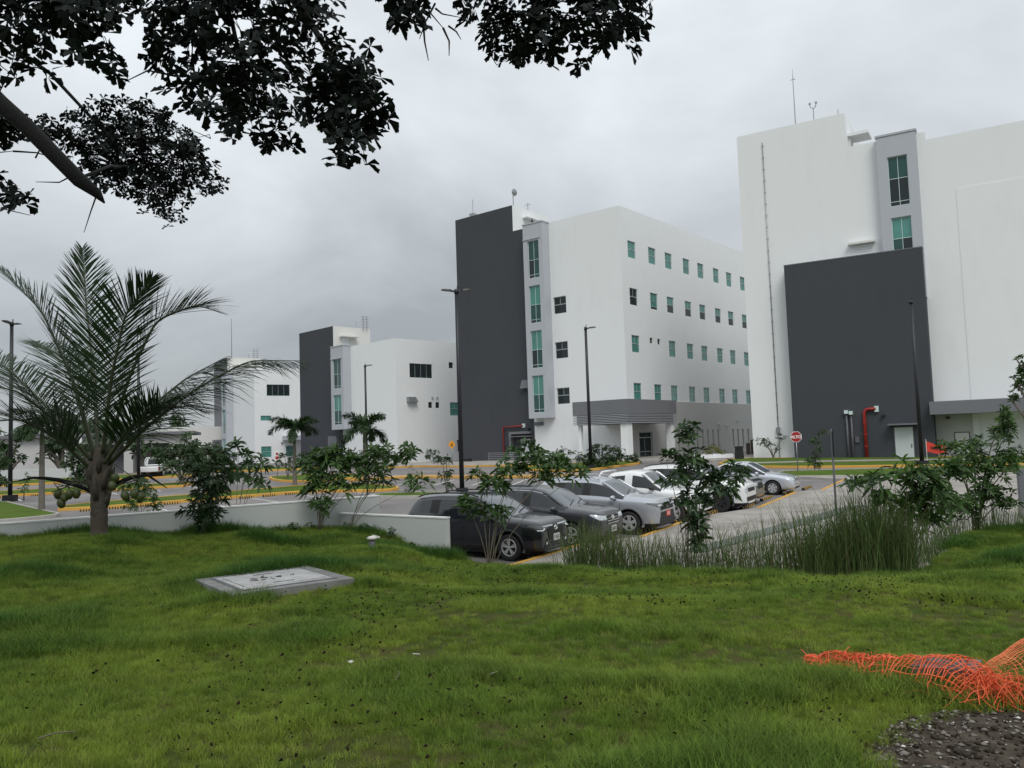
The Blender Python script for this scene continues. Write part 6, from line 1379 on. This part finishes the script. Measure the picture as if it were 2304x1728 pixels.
for nm, Y, th, n, L, poly in CL:
    xs = [p[0] for p in poly]; zs = [p[1] for p in poly]; cx, cz = sum(xs)/len(xs), sum(zs)/len(zs); k = 0; hub = [(cx+r.normal()*.25*(max(xs)-min(xs)), Y+r.normal()*th*.3, min(max(zs), cz+abs(r.normal())*.3)) for _ in range(6)]
    ring = poly+[poly[0]]
    while k < n:
        x, z = r.uniform(min(xs), max(xs)), r.uniform(min(zs), max(zs))
        if not in_poly(x, z, poly) or dist_poly(x, z, ring) < L*.45*r.random(): continue
        y = Y+r.uniform(-.5, .5)*th; k += 1; p = np.array([x, y, z])
        Fo.whorl(p-orr, np.array([(x-cx)*.5, r.normal()*.4, .55])+r.normal(size=3)*.35, int(r.integers(6, 9)), L, .60, 1.2, .30, 1)
        if k % 4 == 0:
            hb = min(hub, key=lambda q: (q[0]-x)**2+(q[2]-z)**2); twig(hb, p, .008)
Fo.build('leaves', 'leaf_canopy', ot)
Fo = Fol(10); k = 0
while k < 360:      # crown above and around the picture
    a, d = r.uniform(0, 6.283), r.random()**.5*11.5; x, y = -8.5+math.cos(a)*d*1.05, 3.5+math.sin(a)*d*.95; z = 9.9+3.2*(1-(d/11.5)**2)*r.random()+r.normal()*.35
    if y > 1 and (z-3.1)/y < .66 + .03 and x > -8.2*y/9.-1: continue       # keep clear of the open view under the crown
    if x > 3.2 and y > 2: continue
    k += 1; p = np.array([x, y, z]); Fo.whorl(p-orr, np.array([0, 0, 1.])+r.normal(size=3)*.35, 8, .42, .5, 1.25, .25, 1)
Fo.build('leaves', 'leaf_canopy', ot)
for a, b in (((-.72, 7.6, 7.62), (-.55, 7.6, 7.1)), ((-.62, 7.6, 7.35), (-.78, 7.6, 7.0)), ((-.55, 7.6, 7.1), (-.5, 7.6, 6.82)), ((-.62, 7.6, 7.3), (-.38, 7.6, 7.2)), ((-.5, 7.6, 7.12), (-.38, 7.6, 6.98)), ((-.74, 7.6, 7.15), (-.70, 7.6, 6.78)), ((-4.6, 9, 6.05), (-4.75, 9, 5.6)), ((-4.9, 9, 6.25), (-5.3, 9, 6.2)), ((-5.75, 9, 7.2), (-5.55, 9, 7.75)), ((-5.7, 9, 7.3), (-5.85, 9, 7.9)),
             ((-6.04, 9.2, 6.6), (-5.68, 9.2, 6.64)), ((-5.68, 9.2, 6.64), (-5.19, 9.1, 6.52)), ((-5.42, 9.2, 6.55), (-5.3, 9.1, 6.75)), ((-6.5, 10, 6.6), (-5.95, 10, 6.12)), ((-3.3, 8, 6.9), (-3.75, 7.8, 6.75))): twig(a, b, .012, .08)
o = tw.build('twigs', 'bark_dark', ot); o['kind'] = 'stuff'
# ================================================================== LAWN GRASS, LITTER
def grass_mat(name, c1, c2, c3):
    m = mat(name, c1, .6, spec=.12); t = m.node_tree; b = t.nodes['Principled BSDF']
    g = t.nodes.new('ShaderNodeNewGeometry'); oi = t.nodes.new('ShaderNodeObjectInfo')
    n = t.nodes.new('ShaderNodeTexNoise'); n.inputs['Scale'].default_value = .55; n.inputs['Detail'].default_value = 4; t.links.new(g.outputs['Position'], n.inputs['Vector'])
    r = t.nodes.new('ShaderNodeMapRange'); r.inputs[1].default_value = .38; r.inputs[2].default_value = .62; t.links.new(n.outputs[0], r.inputs[0])
    x = t.nodes.new('ShaderNodeMixRGB'); x.inputs[1].default_value = (*c1, 1); x.inputs[2].default_value = (*c2, 1); t.links.new(r.outputs[0], x.inputs[0])
    x2 = t.nodes.new('ShaderNodeMixRGB'); x2.inputs[2].default_value = (*c3, 1); t.links.new(x.outputs[0], x2.inputs[1])
    r2 = t.nodes.new('ShaderNodeMapRange'); r2.inputs[1].default_value = .55; r2.inputs[2].default_value = 1.0; r2.inputs[4].default_value = .55; t.links.new(oi.outputs['Random'], r2.inputs[0]); t.links.new(r2.outputs[0], x2.inputs[0])
    ia = t.nodes.new('ShaderNodeAttribute'); ia.attribute_type = 'INSTANCER'; ia.attribute_name = 'size'
    r3 = t.nodes.new('ShaderNodeMapRange'); r3.inputs[1].default_value = .65; r3.inputs[2].default_value = 1.9; t.links.new(ia.outputs['Fac'], r3.inputs[0])
    x3 = t.nodes.new('ShaderNodeMixRGB'); x3.inputs[2].default_value = (.060, .135, .024, 1); t.links.new(r3.outputs[0], x3.inputs[0]); t.links.new(x2.outputs[0], x3.inputs[1])
    hs = t.nodes.new('ShaderNodeHueSaturation'); t.links.new(x3.outputs[0], hs.inputs['Color'])
    fm = t.nodes.new('ShaderNodeMath'); fm.operation = 'MULTIPLY'; fm.inputs[1].default_value = 17.3; t.links.new(oi.outputs['Random'], fm.inputs[0])
    ff = t.nodes.new('ShaderNodeMath'); ff.operation = 'FRACT'; t.links.new(fm.outputs[0], ff.inputs[0])
    r4 = t.nodes.new('ShaderNodeMapRange'); r4.inputs[3].default_value = .58; r4.inputs[4].default_value = 1.35; t.links.new(ff.outputs[0], r4.inputs[0]); t.links.new(r4.outputs[0], hs.inputs['Value']); x2 = hs
    t.links.new(x2.outputs[0], b.inputs['Base Color'])
    tr = t.nodes.new('ShaderNodeBsdfTranslucent'); t.links.new(x2.outputs[0], tr.inputs[0]); ms = t.nodes.new('ShaderNodeMixShader'); ms.inputs[0].default_value = .35
    t.links.new(b.outputs[0], ms.inputs[1]); t.links.new(tr.outputs[0], ms.inputs[2]); t.links.new(ms.outputs[0], t.nodes['Material Output'].inputs[0])
grass_mat('grass_blades', (.130, .220, .030), (.225, .305, .042), (.29, .31, .085))
tuft_col = bpy.data.collections.new('grass_tufts')
def tuft(i, nb, rad, h, w):
    r = np.random.default_rng(900+i); V = []; F = []; b = 0
    for k in range(nb):
        a, d = r.uniform(0, 6.3), rad*r.random()**.5; px, py = math.cos(a)*d, math.sin(a)*d; hh = h*r.uniform(.45, 1.15); la = r.uniform(0, 6.3); ln = hh*abs(r.normal(.55, .35)); ww = w*r.uniform(.7, 1.2); wx, wy = -math.sin(la)*ww, math.cos(la)*ww; q = []
        for u, s in ((0, 1), (.5, .8)): q += [(px+math.cos(la)*ln*u*u+wx*s, py+math.sin(la)*ln*u*u+wy*s, hh*u*(1-.15*u)), (px+math.cos(la)*ln*u*u-wx*s, py+math.sin(la)*ln*u*u-wy*s, hh*u*(1-.15*u))]
        q.append((px+math.cos(la)*ln, py+math.sin(la)*ln, hh*.85)); V.append(np.array(q)); F += [(b, b+1, b+3, b+2), (b+2, b+3, b+4, b+4)]; b += 5
    V = np.concatenate(V); me = bpy.data.meshes.new('grass_tuft'); me.from_pydata(V.tolist(), [], [f[:3] if f[2] == f[3] else f for f in F]); me.materials.append(MATS['grass_blades']); me.update()
    o = bpy.data.objects.new('grass_tuft', me); tuft_col.objects.link(o); return o
for i in range(6): tuft(i, 58, .11, .080+.014*i, .0024)
def lawn_points(seed):
    r = np.random.default_rng(seed); P = []; S = []
    chamber = (-3.335, 11.24); ca, sa = math.cos(R(36.3)), math.sin(R(36.3))
    x0, x1, y0, y1 = -15, 19, 2.6, 22; n = int((x1-x0)*(y1-y0)*330); X = r.uniform(x0, x1, n); Y = r.uniform(y0, y1, n); U = r.random(n); U2 = r.random(n)
    for x, y, u, u2 in zip(X, Y, U, U2):
        if abs(x) > y*.70+.8: continue
        if u > min(1, 1.0*(6.0/max(6, y))**.9): continue
        if not in_poly(x, y, LAWN): continue
        if in_poly(x, y, GRAV):
            if dist_poly(x, y, GRAV[:9]) > .16*u2 or u2 < .4: continue
        dx, dy = x-chamber[0], y-chamber[1]; lx, ly = dx*ca+dy*sa, -dx*sa+dy*ca
        if abs(lx) < .83 and abs(ly) < .83: continue
        # tall clumps, mown short on the right middle
        nn = mnoise.noise((x*.45, y*.8, 9.1))+.5*mnoise.noise((x*1.2, y*1.9, 2.2)); s = .62+2.0*max(0, nn+.02)**1.1
        bare = mnoise.noise((x*.8+3, y*.8, 5))
        if x > -3 and y < 12.5 and y > 4: s *= .70
        if bare > .30 and x > -3.5 and u2 < .6: continue
        edge = max(abs(lx), abs(ly))
        if edge < 1.15: s *= 1.35
        dw = dist_poly(x, y, [(-18, 12.25), (-11.06, 17.45), (-4.82, 22.13), (-1.72, 19.72)])
        if dw < .5: s *= 1.5
        if x < -2 and y < 7: s *= 1.15
        if y < 6.5: s = min(s, 1.35)
        s = min(s, 2.0)
        s *= 1+.02*max(0, y-6); P.append((x, y, lawn_z(x, y)-.006)); S.append(s)
    return np.array(P), np.array(S)
P, S = lawn_points(4)
me = bpy.data.meshes.new('grass'); me.vertices.add(len(P)); me.vertices.foreach_set('co', P.astype(np.float32).ravel()); at = me.attributes.new('size', 'FLOAT', 'POINT'); at.data.foreach_set('value', S.astype(np.float32)); me.update()
go = bpy.data.objects.new('grass', me); col.objects.link(go); tag(go, 'green lawn grass with tall tufts and mown patches', 'grass', kind='stuff')
ng = bpy.data.node_groups.new('grass_scatter', 'GeometryNodeTree'); ng.interface.new_socket('Geometry', in_out='INPUT', socket_type='NodeSocketGeometry'); ng.interface.new_socket('Geometry', in_out='OUTPUT', socket_type='NodeSocketGeometry')
def gn(t, **k):
    n = ng.nodes.new(t)
    for a, b in k.items(): setattr(n, a, b)
    return n
gi, gout = gn('NodeGroupInput'), gn('NodeGroupOutput'); mp = gn('GeometryNodeMeshToPoints'); ip = gn('GeometryNodeInstanceOnPoints'); ci = gn('GeometryNodeCollectionInfo')
ci.inputs['Collection'].default_value = tuft_col; ci.inputs['Separate Children'].default_value = True; ci.inputs['Reset Children'].default_value = True
na = gn('GeometryNodeInputNamedAttribute', data_type='FLOAT'); na.inputs['Name'].default_value = 'size'
rv = gn('FunctionNodeRandomValue', data_type='FLOAT_VECTOR'); rv.inputs[0].default_value = (-.18, -.18, 0); rv.inputs[1].default_value = (.18, .18, 6.283)
ng.links.new(gi.outputs[0], mp.inputs[0]); ng.links.new(mp.outputs[0], ip.inputs['Points']); ng.links.new(ci.outputs[0], ip.inputs['Instance']); ip.inputs['Pick Instance'].default_value = True
ng.links.new(rv.outputs[0], ip.inputs['Rotation']); ng.links.new(na.outputs[0], ip.inputs['Scale']); ng.links.new(ip.outputs[0], gout.inputs[0])
md = go.modifiers.new('scatter', 'NODES'); md.node_group = ng
# seeding grass stalks and a broad-leaved blade by the chamber
# fallen leaves
r = np.random.default_rng(31); V = []; F = []; b = 0; k = 0
while k < 3000:
    x, y = r.uniform(-5, 7), 3.8+r.random()*11
    if abs(x) > y*.68 or not in_poly(x, y, LAWN): continue
    if mnoise.noise((x*.5, y*.5, 3.3)) < -.05+.12*r.random() or (x < -2 and r.random() < .7): continue
    k += 1; L = r.uniform(.007, .022)*min(1, .4+y*.07); a = r.uniform(0, 6.3); z = lawn_z(x, y)+r.uniform(.045, .075); c, s = math.cos(a)*L, math.sin(a)*L
    q = [(x-c, y-s, z-L*.2), (x-s*.6, y+c*.6, z+L*r.uniform(.4, 1.3)), (x+c, y+s, z+L*r.uniform(0, .9)), (x+s*.6, y-c*.6, z-L*.3)]; V += q; F.append((b, b+1, b+2, b+3)); b += 4
tag(fast_mesh('leaf_litter', np.array(V), np.array(F), 'litter'), 'small dark fallen leaves scattered over the short grass', 'leaves', kind='stuff')
# a few pale scraps and twigs
for i, (x, y, lb) in enumerate([(-2.2, 8.2, 'pale scrap lying left of the middle below the chamber'), (-1.35, 6.6, 'pale scrap beside a twig in the middle of the lawn'), (-.85, 6.75, 'small pale scrap right of the twig in the lawn'), (-.2, 6.0, 'pale scrap by the bare earth patch'), (3.9, 10.6, 'pale scrap on the bright grass near the reeds')]):
    o = MB().obox((0, 0, 0), (.028, .012, .004), .3*i, .2, .1).build('scrap', 'chip_white'); o.location = (x, y, lawn_z(x, y)+.055); o.rotation_euler = (.2, .1, i); tag(o, lb, 'litter', 'pale scraps on the lawn', kind='thing')
for i, (x, y, a, lb) in enumerate([(-1.15, 6.5, .5, 'thin bent twig beside the pale scrap'), (-.9, 5.9, 1.3, 'forked pale twig standing in the bare earth patch'), (-2.9, 5.0, .1, 'short dry twig in the grass at bottom left')]):
    p = [(0, 0, .05), (.09*math.cos(a), .09*math.sin(a), .075), (.2*math.cos(a+.3), .2*math.sin(a+.3), .06)]; o = MB().tube(p, [.006, .005, .003], 5).build('twig', 'stem_pale'); o.location = (x, y, lawn_z(x, y)); tag(o, lb, 'twig', 'twigs on the lawn', kind='thing')
